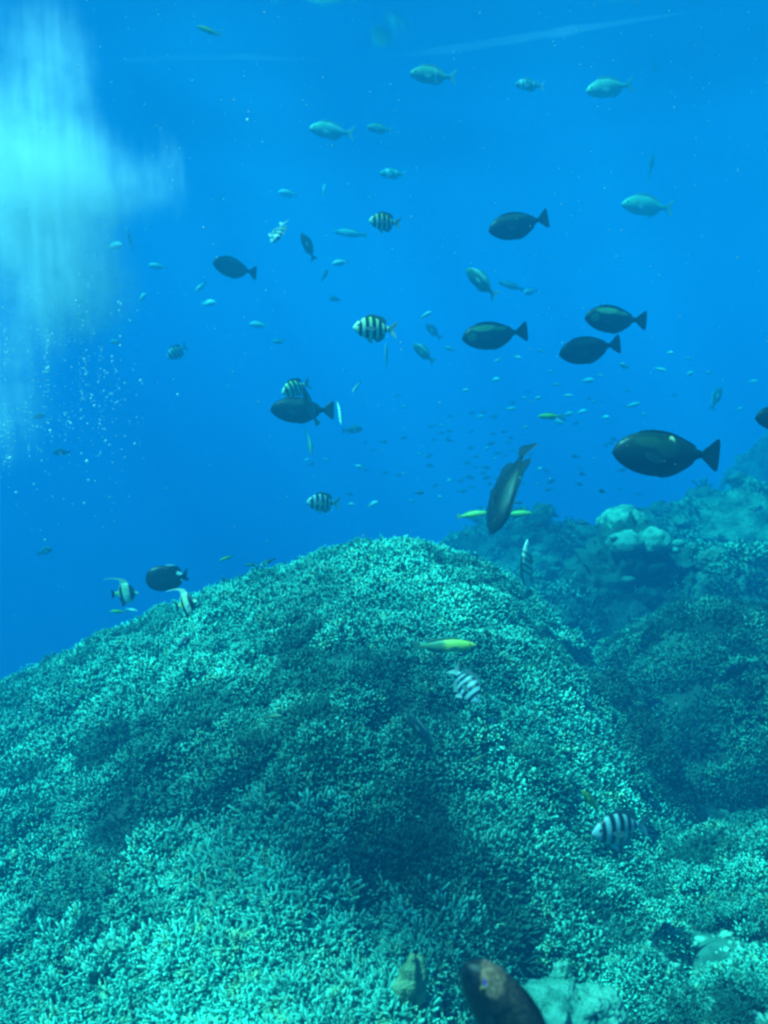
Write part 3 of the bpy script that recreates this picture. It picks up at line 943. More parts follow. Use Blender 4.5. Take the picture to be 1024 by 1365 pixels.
BARS = [(-.34, .035), (-.185, .04), (-.03, .042), (.115, .036), (.235, .024)]
F_SERG = fish_mat('barred_damsel_skin', (0.56, 0.78, 0.42), (0.58, 0.78, 0.62), BARS, slant=0.08, top_col=(0.42, 0.62, 0.10), mottle=0.15, rough=0.35)
F_SERGFIN = fish_mat('damsel_fin', (0.07, 0.13, 0.12), (0.16, 0.25, 0.22), mottle=0.3)
F_SERGTAIL = fish_mat('damsel_tail', (0.12, 0.20, 0.18), (0.40, 0.55, 0.48), mottle=0.3, zspan=0.1)
F_SERGW = fish_mat('white_damsel_skin', (0.26, 0.46, 0.46), (0.32, 0.52, 0.52), BARS, slant=0.08, mottle=0.15, rough=0.35)
for key_, skin_ in (('sergeant', F_SERG), ('sergeantw', F_SERGW)):
    species(key_, 'striped_damselfish', 'damselfish',
            [(-.5, .0), (-.46, .065), (-.38, .15), (-.25, .225), (-.1, .25), (.05, .215), (.17, .13), (.25, .075), (.32, .055)],
            [(-.5, -.03), (-.45, -.09), (-.35, -.17), (-.2, -.23), (-.05, -.24), (.08, -.2), (.19, -.11), (.26, -.065), (.32, -.05)],
            [(-.5, .015), (-.4, .07), (-.2, .10), (0, .09), (.18, .045), (.32, .018)], skin_,
            [('dorsal_fin', [(-.24, .2), (-.2, .275), (-.08, .305), (.06, .285), (.15, .265), (.23, .21), (.245, .13), (.2, .1), (.05, .19), (-.1, .22)], F_SERGFIN),
             ('anal_fin', [(-.0, -.2), (.04, -.29), (.13, -.28), (.22, -.2), (.24, -.11), (.18, -.1)], F_SERGFIN),
             ('tail_fin', [(.30, .045), (.37, .10), (.44, .16), (.5, .21), (.475, .11), (.43, .03), (.42, 0), (.43, -.03), (.475, -.11), (.5, -.21), (.44, -.16), (.37, -.10), (.30, -.045)], F_SERGTAIL)],
            eye=(-.40, .05, .026, E_DARK), pect=([(-.22, -.01), (-.14, .03), (-.04, .02), (-.03, -.05), (-.12, -.07)], .095, .25, F_SERGFIN),
            pelv=([(-.2, -.2), (-.1, -.31), (-.04, -.33), (-.06, -.24), (-.12, -.21)], F_SERGTAIL))

PALE_TOP = [(-.5, .0), (-.46, .055), (-.37, .12), (-.22, .175), (-.05, .175), (.1, .13), (.22, .075), (.30, .045), (.35, .036)]
PALE_BOT = [(-.5, -.02), (-.45, -.065), (-.34, -.125), (-.18, -.165), (-.02, -.165), (.12, -.12), (.22, -.07), (.30, -.042), (.35, -.034)]
PALE_WID = [(-.5, .012), (-.4, .06), (-.2, .085), (0, .078), (.18, .042), (.35, .014)]
TAIL_FORK = [(.33, .03), (.40, .085), (.47, .145), (.5, .165), (.478, .08), (.445, .02), (.445, -.02), (.478, -.08), (.5, -.165), (.47, -.145), (.40, -.085), (.33, -.03)]
PALE_D = [(-.26, .15), (-.2, .215), (-.05, .225), (.1, .18), (.2, .135), (.24, .085), (.15, .09), (0, .14)]
PALE_A = [(.0, -.14), (.05, -.195), (.14, -.16), (.22, -.1), (.22, -.06), (.12, -.1)]
F_PALEFIN = fish_mat('pale_fin', (0.26, 0.44, 0.38), (0.30, 0.48, 0.42), mottle=0.3)
F_PALETAIL = fish_mat('bright_tail', (0.34, 0.48, 0.42), (0.40, 0.54, 0.48), mottle=0.3)


def pale_kind(key, body, tail=None, name='snapper', cat='reef fish'):
    species(key, name, cat, PALE_TOP, PALE_BOT, PALE_WID, body,
            [('dorsal_fin', PALE_D, F_PALEFIN), ('anal_fin', PALE_A, F_PALEFIN), ('tail_fin', TAIL_FORK, tail or F_PALEFIN)],
            eye=(-.40, .04, .022, E_PALE), pect=([(-.22, -.02), (-.12, .0), (-.05, -.04), (-.12, -.08)], .075, .25, F_PALEFIN))


GREEN_B, GREEN_L = (0.26, 0.55, 0.34), (0.18, 0.44, 0.27)
WHITE_F = (0.55, 0.72, 0.66)
pale_kind('green', fish_mat('pale_green_skin', GREEN_B, GREEN_L, mottle=0.4), F_PALETAIL)
pale_kind('greenbar', fish_mat('green_skin_white_bar', GREEN_B, GREEN_L, [(.05, .022)], WHITE_F, mottle=0.4))
pale_kind('greenmany', fish_mat('green_skin_faint_bars', GREEN_B, GREEN_L, [(-.2, .02), (-.1, .02), (0, .02), (.1, .02)], (0.24, 0.42, 0.30), mottle=0.4))
pale_kind('greenrear', fish_mat('green_skin_white_rear', GREEN_B, GREEN_L, mottle=0.3, patch_=[(.1, .07, .16, .06, (0.40, 0.60, 0.56)), (-.05, .12, .07, .05, (0.40, 0.60, 0.56))]), F_PALETAIL)
pale_kind('greenback', fish_mat('green_skin_white_back', (0.62, 0.85, 0.62), (0.09, 0.28, 0.17), mottle=0.4, zmid=0.08, zspan=0.05))
pale_kind('silver', fish_mat('silver_skin', (0.68, 0.86, 0.78), (0.42, 0.60, 0.54), mottle=0.4), name='silvery_fish')
pale_kind('whitehead', fish_mat('white_marked_skin', (0.12, 0.27, 0.24), (0.10, 0.24, 0.2), [(-.32, .05), (-.2, .02), (.12, .02)], (0.62, 0.8, 0.74), mottle=0.3), F_PALETAIL)
pale_kind('twopatch', fish_mat('two_white_patch_skin', (0.16, 0.33, 0.28), (0.10, 0.25, 0.2), [(-.22, .06), (.1, .05)], (0.6, 0.78, 0.74), mottle=0.3), F_PALETAIL)
pale_kind('grey', fish_mat('grey_skin', (0.035, 0.07, 0.065), (0.03, 0.06, 0.055), mottle=0.4), F_FINDARK, name='grey_fish')

W_TOP = [(-.5, .0), (-.45, .035), (-.33, .075), (-.15, .1), (.05, .09), (.2, .06), (.32, .04), (.38, .036)]
W_BOT = [(-.5, -.012), (-.44, -.045), (-.3, -.085), (-.12, -.105), (.06, -.092), (.2, -.06), (.32, -.04), (.38, -.036)]
W_WID = [(-.5, .01), (-.4, .035), (-.2, .058), (.05, .05), (.25, .026), (.38, .012)]
W_TAIL = [(.36, .033), (.42, .065), (.49, .085), (.5, .04), (.495, 0), (.5, -.04), (.49, -.085), (.42, -.065), (.36, -.033)]
W_D = [(-.25, .08), (-.2, .125), (0, .135), (.2, .105), (.28, .075), (.27, .05), (.1, .075), (-.1, .09)]
W_A = [(.0, -.085), (.03, -.125), (.18, -.1), (.27, -.07), (.26, -.045), (.1, -.075)]


def wrasse_kind(key, body, fin, name='wrasse'):
    species(key, name, 'wrasse', W_TOP, W_BOT, W_WID, body,
            [('dorsal_fin', W_D, fin), ('anal_fin', W_A, fin), ('tail_fin', W_TAIL, fin)],
            eye=(-.41, .015, .014, E_DARK), pect=([(-.24, -.01), (-.15, .005), (-.09, -.03), (-.15, -.055)], .055, .3, fin))


F_YFIN = fish_mat('yellow_fin', (0.40, 0.48, 0.08), (0.22, 0.34, 0.08), mottle=0.3)
F_GFIN = fish_mat('green_fin', (0.10, 0.24, 0.14), (0.08, 0.2, 0.12), mottle=0.3)
wrasse_kind('yellow', fish_mat('yellow_wrasse_skin', (0.95, 0.85, 0.10), (0.75, 0.78, 0.12), mottle=0.15, patch_=[(.2, .0, .26, .2, (0.12, 0.30, 0.12))]), F_GFIN)
wrasse_kind('yellowgreen', fish_mat('yellow_green_skin', (0.36, 0.62, 0.06), (0.18, 0.42, 0.07), mottle=0.4), F_YFIN)
wrasse_kind('brightyellow', fish_mat('bright_yellow_skin', (0.60, 0.78, 0.08), (0.28, 0.52, 0.06), mottle=0.6, patch_=[(-.28, -.03, .1, .06, (0.95, 0.55, 0.2))]), F_YFIN)
wrasse_kind('barred', fish_mat('barred_wrasse_skin', (0.70, 0.92, 0.72), (0.75, 0.95, 0.85), [(-.25, .022), (-.14, .02), (-.03, .02), (.08, .02)], (0.10, 0.24, 0.14), slant=0.9, mottle=0.3), F_GFIN)
wrasse_kind('barredpale', fish_mat('pale_barred_skin', (0.12, 0.28, 0.25), (0.12, 0.28, 0.25), [(-.3, .02), (-.22, .02), (-.14, .02), (-.06, .02), (.02, .02), (.1, .02), (.18, .02)], (0.45, 0.66, 0.6), mottle=0.2), F_PALEFIN)
wrasse_kind('white', fish_mat('white_slender_skin', (0.62, 0.80, 0.74), (0.50, 0.66, 0.62), mottle=0.2), F_PALETAIL, name='slender_fish')
wrasse_kind('olive', fish_mat('olive_slender_skin', (0.14, 0.26, 0.13), (0.08, 0.18, 0.10), mottle=0.4), F_GFIN)
wrasse_kind('dusk', fish_mat('dusky_slender_skin', (0.05, 0.11, 0.085), (0.04, 0.09, 0.08), mottle=0.4, patch_=[(-.1, .1, .3, .03, (0.5, 0.55, 0.4))]), F_GFIN)

F_IDOL = fish_mat('idol_skin', (0.62, 0.74, 0.42), (0.52, 0.68, 0.50), [(-.29, .1), (.13, .065)], (0.01, 0.016, 0.018), slant=-0.12, mottle=0.1, patch_=[(.25, .0, .06, .2, (0.6, 0.62, 0.08))])
F_IDOLFIN = fish_mat('idol_fin', (0.55, 0.70, 0.50), (0.55, 0.70, 0.50), mottle=0.1)
species('idol', 'moorish_idol', 'reef fish',
        [(-.5, .02), (-.44, .045), (-.38, .1), (-.28, .24), (-.14, .35), (.0, .375), (.12, .31), (.22, .14), (.29, .07), (.36, .05)],
        [(-.5, -.015), (-.43, -.04), (-.36, -.1), (-.26, -.24), (-.1, -.34), (.03, -.36), (.13, -.28), (.22, -.13), (.29, -.065), (.36, -.045)],
        [(-.5, .012), (-.4, .05), (-.2, .08), (.05, .07), (.2, .035), (.36, .014)], F_IDOL,
        [('dorsal_fin', [(-.16, .31), (-.08, .46), (.12, .53), (.4, .565), (.7, .55), (.4, .54), (.2, .48), (.15, .36), (.24, .14), (.15, .22), (0, .32)], F_IDOLFIN),
         ('anal_fin', [(.0, -.32), (.1, -.46), (.16, -.42), (.18, -.3), (.25, -.12), (.14, -.22)], F_FINDARK),
         ('tail_fin', [(.34, .04), (.42, .12), (.5, .17), (.475, .06), (.475, -.06), (.5, -.17), (.42, -.12), (.34, -.04)], F_FINDARK)],
        eye=(-.33, .08, .025, E_DARK), pect=([(-.2, .0), (-.12, .02), (-.06, -.03), (-.14, -.07)], .075, .3, F_IDOLFIN))

F_TRIG = fish_mat('black_trigger_skin', (0.006, 0.012, 0.013), (0.010, 0.020, 0.020), rough=0.45, mottle=0.3,
                  patch_=[(.30, .10, .085, .06, (0.62, 0.78, 0.72)), (.335, -.085, .035, .05, (0.70, 0.84, 0.78))])
F_TRIGFIN = fish_mat('black_fin_white_edge', (0.55, 0.72, 0.66), (0.008, 0.014, 0.015), zmid=0.285, zspan=0.012, mottle=0.1)
species('trigger', 'black_triggerfish', 'triggerfish',
        [(-.5, .0), (-.485, .09), (-.44, .18), (-.33, .265), (-.17, .3), (0, .29), (.15, .235), (.26, .16), (.33, .1), (.38, .075)],
        [(-.5, -.03), (-.48, -.12), (-.42, -.21), (-.3, -.29), (-.14, -.325), (.02, -.3), (.16, -.23), (.27, -.15), (.34, -.09), (.38, -.065)],
        [(-.5, .015), (-.42, .07), (-.22, .11), (0, .1), (.2, .055), (.38, .02)], F_TRIG,
        [('dorsal_fin', [(-.05, .26), (.02, .315), (.15, .305), (.27, .25), (.33, .17), (.33, .1), (.2, .18), (.05, .25)], F_TRIGFIN),
         ('anal_fin', [(.0, -.28), (.08, -.315), (.2, -.275), (.3, -.2), (.34, -.12), (.33, -.08), (.2, -.18)], F_FINDARK),
         ('tail_fin', [(.36, .06), (.42, .13), (.47, .2), (.49, .19), (.47, .08), (.455, .0), (.5, -.06), (.5, -.1), (.44, -.1), (.36, -.055)], F_FINDARK)],
        eye=(-.36, .1, .02, E_DARK), pect=([(-.2, -.02), (-.13, .02), (-.06, -.02), (-.1, -.07), (-.17, -.07)], .1, .3, F_FINDARK))

F_PARROT = fish_mat('brown_headed_skin', (0.20, 0.10, 0.05), (0.012, 0.024, 0.02), rough=0.45, mottle=0.5, zmid=0.06, zspan=0.1, scales=0.85,
                    patch_=[(-.39, .085, .095, .06, (0.95, 0.38, 0.20)), (-.455, -.03, .03, .012, (0.0, 0.0, 0.0)), (-.22, .0, .016, .13, (0.003, 0.006, 0.006)), (-.2, .14, .14, .035, (0.24, 0.12, 0.06))])
F_BLUE = NT('blue_face_mark'); F_BLUE.principled((0.01, 0.06, 0.75), 0.4); F_BLUE = F_BLUE.m
species('parrot', 'brown_parrotfish', 'parrotfish',
        [(-.5, .0), (-.48, .055), (-.43, .105), (-.33, .155), (-.18, .18), (0, .17), (.15, .12), (.27, .075), (.35, .06)],
        [(-.5, -.03), (-.47, -.08), (-.4, -.125), (-.27, -.165), (-.1, -.18), (.05, -.16), (.18, -.11), (.28, -.072), (.35, -.055)],
        [(-.5, .025), (-.45, .065), (-.35, .1), (-.15, .115), (.05, .1), (.2, .06), (.35, .022)], F_PARROT,
        [('dorsal_fin', NASO_D, F_FINDARK), ('anal_fin', NASO_A, F_FINDARK), ('tail_fin', TAIL_TRUNC, F_FINDARK)],
        eye=(-.385, .03, .021, eye_mat('orange_eye', (0.6, 0.35, 0.12))), pect=(NASO_P, .112, .25, F_FINDARK))

# ------------------------------------------------------------------ fish: every one in the picture
G_SURG = 'dark surgeonfish swimming over the reef'
G_SERG = 'black and white striped damselfish'
G_GREEN = 'pale green fish high in the open water'
G_SMALL = 'small pale fish in open water'
# dark surgeonfish
fish('dark', 691, 299, 84, 196, 12, 4.6, 'dark surgeonfish nearest the top of the picture, its tail raised to the right', G_SURG)
fish('dark', 313, 357, 50, 176, 40, 4.9, 'dark deep bodied surgeonfish alone left of the middle in open blue water', G_SURG)
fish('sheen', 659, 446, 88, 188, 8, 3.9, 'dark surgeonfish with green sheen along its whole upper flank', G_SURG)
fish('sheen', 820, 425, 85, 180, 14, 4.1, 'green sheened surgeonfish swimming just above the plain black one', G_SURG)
fish('dark', 786, 465, 86, 192, 12, 4.0, 'plain black surgeonfish just below a green sheened one', G_SURG)
fish('dark', 403, 546, 84, 180, 5, 3.8, 'very dark surgeonfish overlapped by a smaller dark fish on its back', G_SURG)
fish('saddle', 889, 604, 148, 178, 5, 2.9, 'largest dark surgeonfish with a pale yellow spot on its back', G_SURG)
fish('diver', 676, 648, 134, 251, 14, 2.9, 'dark surgeonfish diving steeply head down above the mound crest', G_SURG, up=(0.50, 0.15, 0.86))
fish('dark', 1046, 556, 84, 182, 10, 3.3, 'dark surgeonfish cut off by the right edge so only its head shows', G_SURG)
fish('dusk', 412, 540, 52, 108, 30, 3.7, 'smaller dark fish angled head up across the back of a black surgeonfish')
fish('grey', 955, 531, 30, 75, 20, 6.8, 'faint grey fish tilted head up near the right edge above the big surgeonfish')
fish('grey', 411, 329, 36, 118, 25, 5.2, 'dusky fish tilted steeply head up left of the upper middle')
fish('grey', 578, 442, 28, 140, 20, 7.5, 'faint grey fish sloping down right beside the green sheened surgeonfish')
fish('grey', 470, 573, 28, 4, 10, 6.6, 'faint grey fish facing right below the bright white fish')
fish('trigger', 223, 770, 55, 184, 10, 3.2, 'black triggerfish with white patches at its tail beside the mound slope')
pf = fish('parrot', 688, 1374, 236, 122, 8, 0.95, 'big brown fish with blue face marks rising from the bottom edge', up=(0.8, 0.5, 0.35))
for sg in (1, -1):
    link('blue_mark', fin_mesh('blue_mark', [(-.425, .056), (-.385, .048), (-.36, .036), (-.385, .034), (-.42, .044)], 0.010, sg * .066, .35, -.425), F_BLUE, pf)

# striped damselfish
fish('sergeant', 500, 438, 58, 178, 12, 3.0, 'largest striped damselfish with yellow back in the middle of the open water', G_SERG)
fish('sergeant', 513, 296, 42, 178, 15, 4.0, 'striped damselfish with a thin white tail high in the upper middle', G_SERG)
fish('sergeantw', 371, 309, 38, 250, 30, 4.2, 'striped damselfish tilted head down left of the upper middle', G_SERG, up=(0.85, 0.3, 0.3))
fish('sergeantw', 431, 670, 44, 177, 18, 3.6, 'small striped damselfish facing left just above the mound crest', G_SERG)
fish('sergeant', 394, 517, 38, 205, 30, 4.1, 'striped damselfish half hidden behind the back of a black surgeonfish', G_SERG)
fish('sergeantw', 236, 469, 30, 218, 20, 5.6, 'faint striped damselfish tilted head down right of the bubbles', G_SERG)
fish('sergeantw', 828, 1104, 84, 181, 20, 1.75, 'striped damselfish low over the coral in the lower right', G_SERG)
fish('sergeantw', 621, 912, 52, 308, 35, 2.2, 'striped damselfish nosing down into the coral on top of the mound', G_SERG, up=(0.75, 0.5, 0.35))

# faded fish high up
fish('greenbar', 577, 101, 62, 178, 10, 6.5, 'pale green fish with one white bar by its tail near the top', G_GREEN)
fish('whitehead', 706, 114, 40, 182, 15, 6.6, 'small faded fish with a bright white head near the top', G_GREEN)
fish('greenmany', 813, 117, 68, 192, 8, 6.6, 'pale green fish with faint bars and raised tail near the top right', G_GREEN)
fish('greenrear', 442, 175, 60, 176, 10, 6.4, 'pale green fish with whitish rear back in the upper middle', G_GREEN)
fish('greenbar', 506, 172, 33, 174, 10, 7.0, 'small faded fish with one thin white bar beside a larger green fish', G_GREEN)
fish('twopatch', 524, 232, 36, 182, 12, 7.0, 'small faded fish with two bright white patches in the upper middle', G_GREEN)
fish('green', 863, 275, 72, 177, 8, 6.2, 'pale green fish with white tail tips and ringed eye on the right', G_GREEN)
fish('greenback', 642, 377, 54, 140, 15, 5.2, 'green fish with a bright back sloping head up left near the middle', G_GREEN)
fish('barredpale', 681, 381, 36, 170, 20, 6.5, 'slender fish with thin white bars right of the sloping green fish')
fish('silver', 707, 389, 20, 200, 35, 6.6, 'stubby pale fish at the tail of a slender white barred fish', G_SMALL)
fish('barredpale', 467, 311, 44, 178, 15, 6.8, 'faint slender fish with many thin bars beside a striped damselfish')
fish('yellowgreen', 278, 41, 30, 170, 25, 6.5, 'small yellowish green fish alone near the top left')
fish('olive', 868, 223, 32, 92, 30, 7.0, 'thin olive fish standing upright above the green fish on the right')
fish('silver', 384, 258, 24, 182, 30, 7.0, 'faint pale fish above the head down striped damselfish', G_SMALL)
fish('silver', 432, 256, 18, 80, 30, 7.0, 'tiny bright fish head up left of the upper middle', G_SMALL)
fish('greenback', 565, 471, 36, 142, 20, 5.4, 'green and white fish sloping down right below the largest striped damselfish')
fish('white', 515, 476, 34, 92, 25, 5.4, 'thin white fish upright right under the largest striped damselfish')
fish('white', 475, 516, 20, 238, 20, 4.8, 'bright white fish nose down between two dark fish near the middle')
fish('barred', 453, 549, 36, 278, 25, 4.4, 'thin glinting fish upright beside the tail of a black surgeonfish')
fish('olive', 413, 590, 36, 282, 30, 5.0, 'thin olive fish upright below a black surgeonfish')
fish('barred', 702, 757, 76, 93, 25, 2.9, 'slender barred wrasse standing upright right of the mound crest', up=(-0.8, 0.1, 0.6))
fish('silver', 152, 328, 26, 2, 20, 6.2, 'pale fish facing right beside the bright bubble cloud', G_SMALL)
fish('white', 173, 318, 26, 98, 30, 6.0, 'thin white fish upright beside the bright bubble cloud')
fish('silver', 210, 355, 22, 178, 20, 6.4, 'pale fish between the bubble cloud and a dark surgeonfish', G_SMALL)
fish('silver', 268, 382, 18, 232, 20, 6.2, 'small bright fish tilted nose down below left of a dark surgeonfish', G_SMALL)
fish('silver', 278, 404, 22, 4, 10, 6.2, 'small bright fish level and facing right below left of a dark surgeonfish', G_SMALL)
fish('silver', 189, 397, 16, 30, 40, 6.4, 'round looking pale fish right of the lower bubble cloud', G_SMALL)
fish('silver', 345, 433, 24, 176, 10, 6.2, 'bright pale fish left of the largest striped damselfish', G_SMALL)
fish('silver', 372, 455, 18, 190, 20, 6.6, 'dim pale fish just under a brighter one left of the middle', G_SMALL)
fish('silver', 454, 350, 22, 196, 20, 6.0, 'bright pale fish right of the dusky head up fish', G_SMALL)
fish('grey', 433, 367, 16, 60, 30, 6.2, 'tiny dusky fish head up below a bright pale fish', G_SMALL)
fish('grey', 447, 399, 16, 178, 30, 7.0, 'tiny faint grey fish above left of the largest striped damselfish', G_SMALL)
fish('silver', 155, 456, 15, 180, 30, 6.4, 'tiny pale fish below the lower bubble cloud', G_SMALL)
fish('silver', 497, 672, 16, 25, 20, 5.5, 'small bright fish right of the striped fish over the mound crest', G_SMALL)
fish('grey', 60, 735, 24, 20, 20, 5.6, 'small dusky fish far out on the left above the mound slope', G_SMALL)
fish('grey', 52, 555, 18, 10, 20, 5.8, 'small dusky fish under the bubbles at the left edge', G_SMALL)
fish('grey', 82, 603, 22, 180, 20, 6.2, 'faint dusky fish below the bubbles on the left', G_SMALL)

# yellow and green fish near the reef
fish('yellow', 592, 861, 84, 4, 12, 2.35, 'bright yellow headed wrasse gliding over the top of the mound')
fish('brightyellow', 630, 686, 40, 8, 15, 3.8, 'bright yellow fish left of the diving surgeonfish')
fish('yellowgreen', 690, 685, 38, 4, 12, 3.9, 'yellow green fish right of the diving surgeonfish')
fish('yellowgreen', 733, 555, 34, 182, 20, 5.0, 'yellowish fish in the loose school above the big surgeonfish')
fish('yellowgreen', 786, 1066, 40, 128, 25, 1.9, 'yellow green fish pointing up left above the lower right striped damselfish')
fish('yellowgreen', 302, 744, 18, 200, 20, 4.3, 'small yellow green fish over the left shoulder of the mound')
fish('olive', 336, 753, 18, 178, 20, 4.4, 'small olive fish low over the left shoulder of the mound')
fish('olive', 357, 749, 22, 200, 20, 4.4, 'small olive fish tilted nose down on the mound skyline')
fish('yellowgreen', 157, 815, 20, 178, 15, 4.2, 'small yellowish fish under the left moorish idol')
fish('white', 176, 813, 18, 350, 10, 4.0, 'tiny white slender fish under the left moorish idol')
fish('idol', 167, 791, 38, 2, 10, 3.5, 'moorish idol facing right with a long trailing fin in open water')
fish('idol', 249, 805, 34, 15, 35, 2.75, 'moorish idol close above the coral slope below the black triggerfish')
fish('dusk', 562, 975, 66, 128, 20, 2.1, 'dim grey green wrasse slanting across the coral of the mound')
fish('olive', 641, 778, 22, 100, 30, 3.0, 'small dark olive fish upright against the coral near the crest')
fish('grey', 246, 856, 24, 40, 30, 2.7, 'small dark fish low against the left slope of the coral mound')
fish('olive', 405, 1130, 30, 80, 25, 1.8, 'small green fish head up among the coral branches low on the mound')
fish('olive', 640, 1010, 24, 200, 20, 2.0, 'small green fish among the branches right of the slanting wrasse')
fish('olive', 365, 955, 24, 10, 25, 2.2, 'small olive fish hidden among coral branches left of centre')


# ------------------------------------------------------------------ the loose schools far off: small fish, each its own object
def small_mesh(name, deep):
    top = [(-.5, 0), (-.4, .09 * deep), (-.15, .17 * deep), (.1, .12 * deep), (.3, .04), (.36, .03)]
    bot = [(x, -z) for x, z in top]
    wid = [(x, z * 0.5 + .01) for x, z in top]
    xs = np.linspace(-.5, .36, 9)
    T, W = curve(top, xs), curve(wid, xs)
    V = []
    for x, t, w in zip(xs, T, W):
        for j in range(8):
            a = math.pi / 4 * j
            V.append((x, w * math.sin(a), max(t, .004) * math.cos(a)))
    q = [(i * 8 + j, i * 8 + (j + 1) % 8, (i + 1) * 8 + (j + 1) % 8, (i + 1) * 8 + j) for i in range(8) for j in range(8)]
    n = len(V)
    # forked tail as a thin wedge joined to the last ring, fin on the back
    for x, z in ((.5, .15), (.44, .0), (.5, -.15)):
        V += [(x, .006, z), (x, -.006, z)]
    l = 8 * 8
    q += [(l + 0, n, n + 2, l + 2), (l + 0, l + 6, n + 3, n + 1), (l + 2, n + 2, n + 4, l + 4), (l + 6, l + 4, n + 5, n + 3),
          (n, n + 1, n + 3, n + 2), (n + 2, n + 3, n + 5, n + 4)]
    return mesh_np(name, np.array(V), np.array(q))


SM_PALE = [small_mesh('small_fish', d) for d in (0.8, 1.0, 1.25)]
SM_DARK = [small_mesh('small_fish', d) for d in (0.9, 1.1, 1.35)]
m_p = fish_mat('school_pale_skin', (0.55, 0.74, 0.66), (0.32, 0.50, 0.44), mottle=0.3)
m_d = fish_mat('school_dark_skin', (0.02, 0.045, 0.045), (0.03, 0.06, 0.055), mottle=0.3)
for m_ in SM_PALE: m_.materials.append(m_p)
for m_ in SM_DARK: m_.materials.append(m_d)


def small(meshes, px, py, lpx, ang, yaw, depth, label, group):
    o = bpy.data.objects.new('small_fish', random.choice(meshes)); COL.objects.link(o)
    a, w = R(ang), R(yaw)
    h = ((RIGHT * math.cos(a) + UP * math.sin(a)) * math.cos(w) - FWD * math.sin(w)).normalized()
    x = -h
    z = (Vector((0, 0, 1)) - x * x.z).normalized()
    M = Matrix((x, z.cross(x), z)).transposed().to_4x4()
    M.translation = at(px, py, depth)
    o.matrix_world = M @ Matrix.Scale(lpx * depth / FPX, 4)
    return tag(o, label, 'small fish', group)


LP = ('tiny pale glinting fish in the loose school above the reef', 'tiny pale fish in the loose school')
LD = ('tiny dark fish in the faint school between mound crest and open water', 'tiny dark fish in the faint school')
for px_, py_, l_ in ((680, 545, 16), (757, 527, 13), (783, 507, 18), (744, 513, 12), (660, 506, 13), (833, 488, 20), (843, 540, 20), (775, 549, 14),
                     (792, 535, 10), (716, 531, 11), (698, 530, 9), (722, 468, 12), (918, 478, 10), (946, 497, 9), (880, 492, 16), (922, 497, 14),
                     (664, 480, 10), (690, 476, 12), (744, 562, 16), (757, 552, 14), (807, 556, 11), (860, 552, 9), (800, 500, 10), (735, 495, 8),
                     (567, 420, 18), (600, 465, 14), (540, 543, 10), (470, 672, 10), (590, 567, 9), (549, 668, 8), (650, 597, 9), (600, 640, 8),
                     (718, 645, 9), (719, 625, 8), (480, 622, 12), (436, 613, 10), (410, 612, 8), (588, 663, 9), (1004, 508, 12), (985, 545, 9),
                     (893, 470, 9), (560, 605, 8), (700, 570, 9), (640, 555, 10), (620, 520, 9)):
    small(SM_PALE, px_, py_, l_ * 1.15, random.choice((0, 180)) + random.uniform(-28, 28), random.uniform(0, 40), random.uniform(6.5, 9.5), *LP)
for _ in range(95):
    px_ = random.gauss(655, 110); py_ = random.gauss(610, 42)
    if py_ > 690 or py_ < 520 or px_ > 960: continue
    small(SM_DARK, px_, py_, random.uniform(8, 15), random.choice((0, 180)) + random.uniform(-20, 20), random.uniform(0, 35), random.uniform(9, 13), *LD)
for px_, py_, l_ in ((559, 657, 14), (620, 712, 14), (690, 670, 14), (775, 697, 18), (668, 690, 10), (720, 700, 16), (803, 655, 12)):
    small(SM_DARK, px_, py_, l_, random.choice((0, 180)) + random.uniform(-20, 20), 20, 5.2, 'small dark fish hovering close over the reef edge behind the mound', 'small dark fish close over the reef edge')


# ------------------------------------------------------------------ bubbles and drifting specks
mbub = NT('bubble_cloud')
pos = mbub.n('ShaderNodeNewGeometry').outputs['Position']


def gauss_node(c, r):
    a = mbub.n('ShaderNodeVectorMath', operation='SUBTRACT'); mbub.l(pos, a.inputs[0]); a.inputs[1].default_value = c
    b = mbub.n('ShaderNodeVectorMath', operation='DIVIDE'); mbub.l(a.outputs[0], b.inputs[0]); b.inputs[1].default_value = r
    d = mbub.n('ShaderNodeVectorMath', operation='DOT_PRODUCT'); mbub.l(b.outputs[0], d.inputs[0]); mbub.l(b.outputs[0], d.inputs[1])
    return mbub.math('EXPONENT', mbub.math('MULTIPLY', d.outputs['Value'], -1.0))


BD = 3.3
tot = None
for px_, py_, rx, rz, am in ((40, 285, 80, 75, 1.0), (15, 240, 75, 95, 0.9), (100, 250, 34, 70, 0.8), (140, 245, 16, 52, 0.65), (162, 225, 8, 50, 0.28), (185, 250, 9, 36, 0.3), (198, 236, 5, 40, 0.34), (229, 228, 4.5, 44, 0.42), (214, 240, 8, 30, 0.14), (165, 250, 70, 36, 0.22),
                             (100, 378, 58, 50, 1.1), (60, 425, 62, 46, 0.5), (130, 425, 26, 26, 0.3), (58, 100, 36, 85, 0.42), (100, 70, 22, 55, 0.2), (5, 520, 50, 80, 0.42), (-70, 260, 90, 150, 0.7)):
    c = at(px_, py_, BD); k_ = BD / FPX * 0.92
    g = mbub.math('MULTIPLY', gauss_node(c, (rx * k_, 0.22, rz * k_)), am)
    tot = g if tot is None else mbub.math('ADD', tot, g)
mp = mbub.n('ShaderNodeMapping'); mbub.l(pos, mp.inputs[0]); mp.inputs['Scale'].default_value = (28.0, 28.0, 1.8); mp.inputs['Rotation'].default_value = (0, R(3), 0)
st = mbub.noise(mp.outputs[0], 1.0, 4.0, 0.6)
mp2 = mbub.n('ShaderNodeMapping'); mbub.l(pos, mp2.inputs[0]); mp2.inputs['Scale'].default_value = (3.0, 3.0, 2.0)
cl = mbub.noise(mp2.outputs[0], 1.0, 4.0, 0.65)
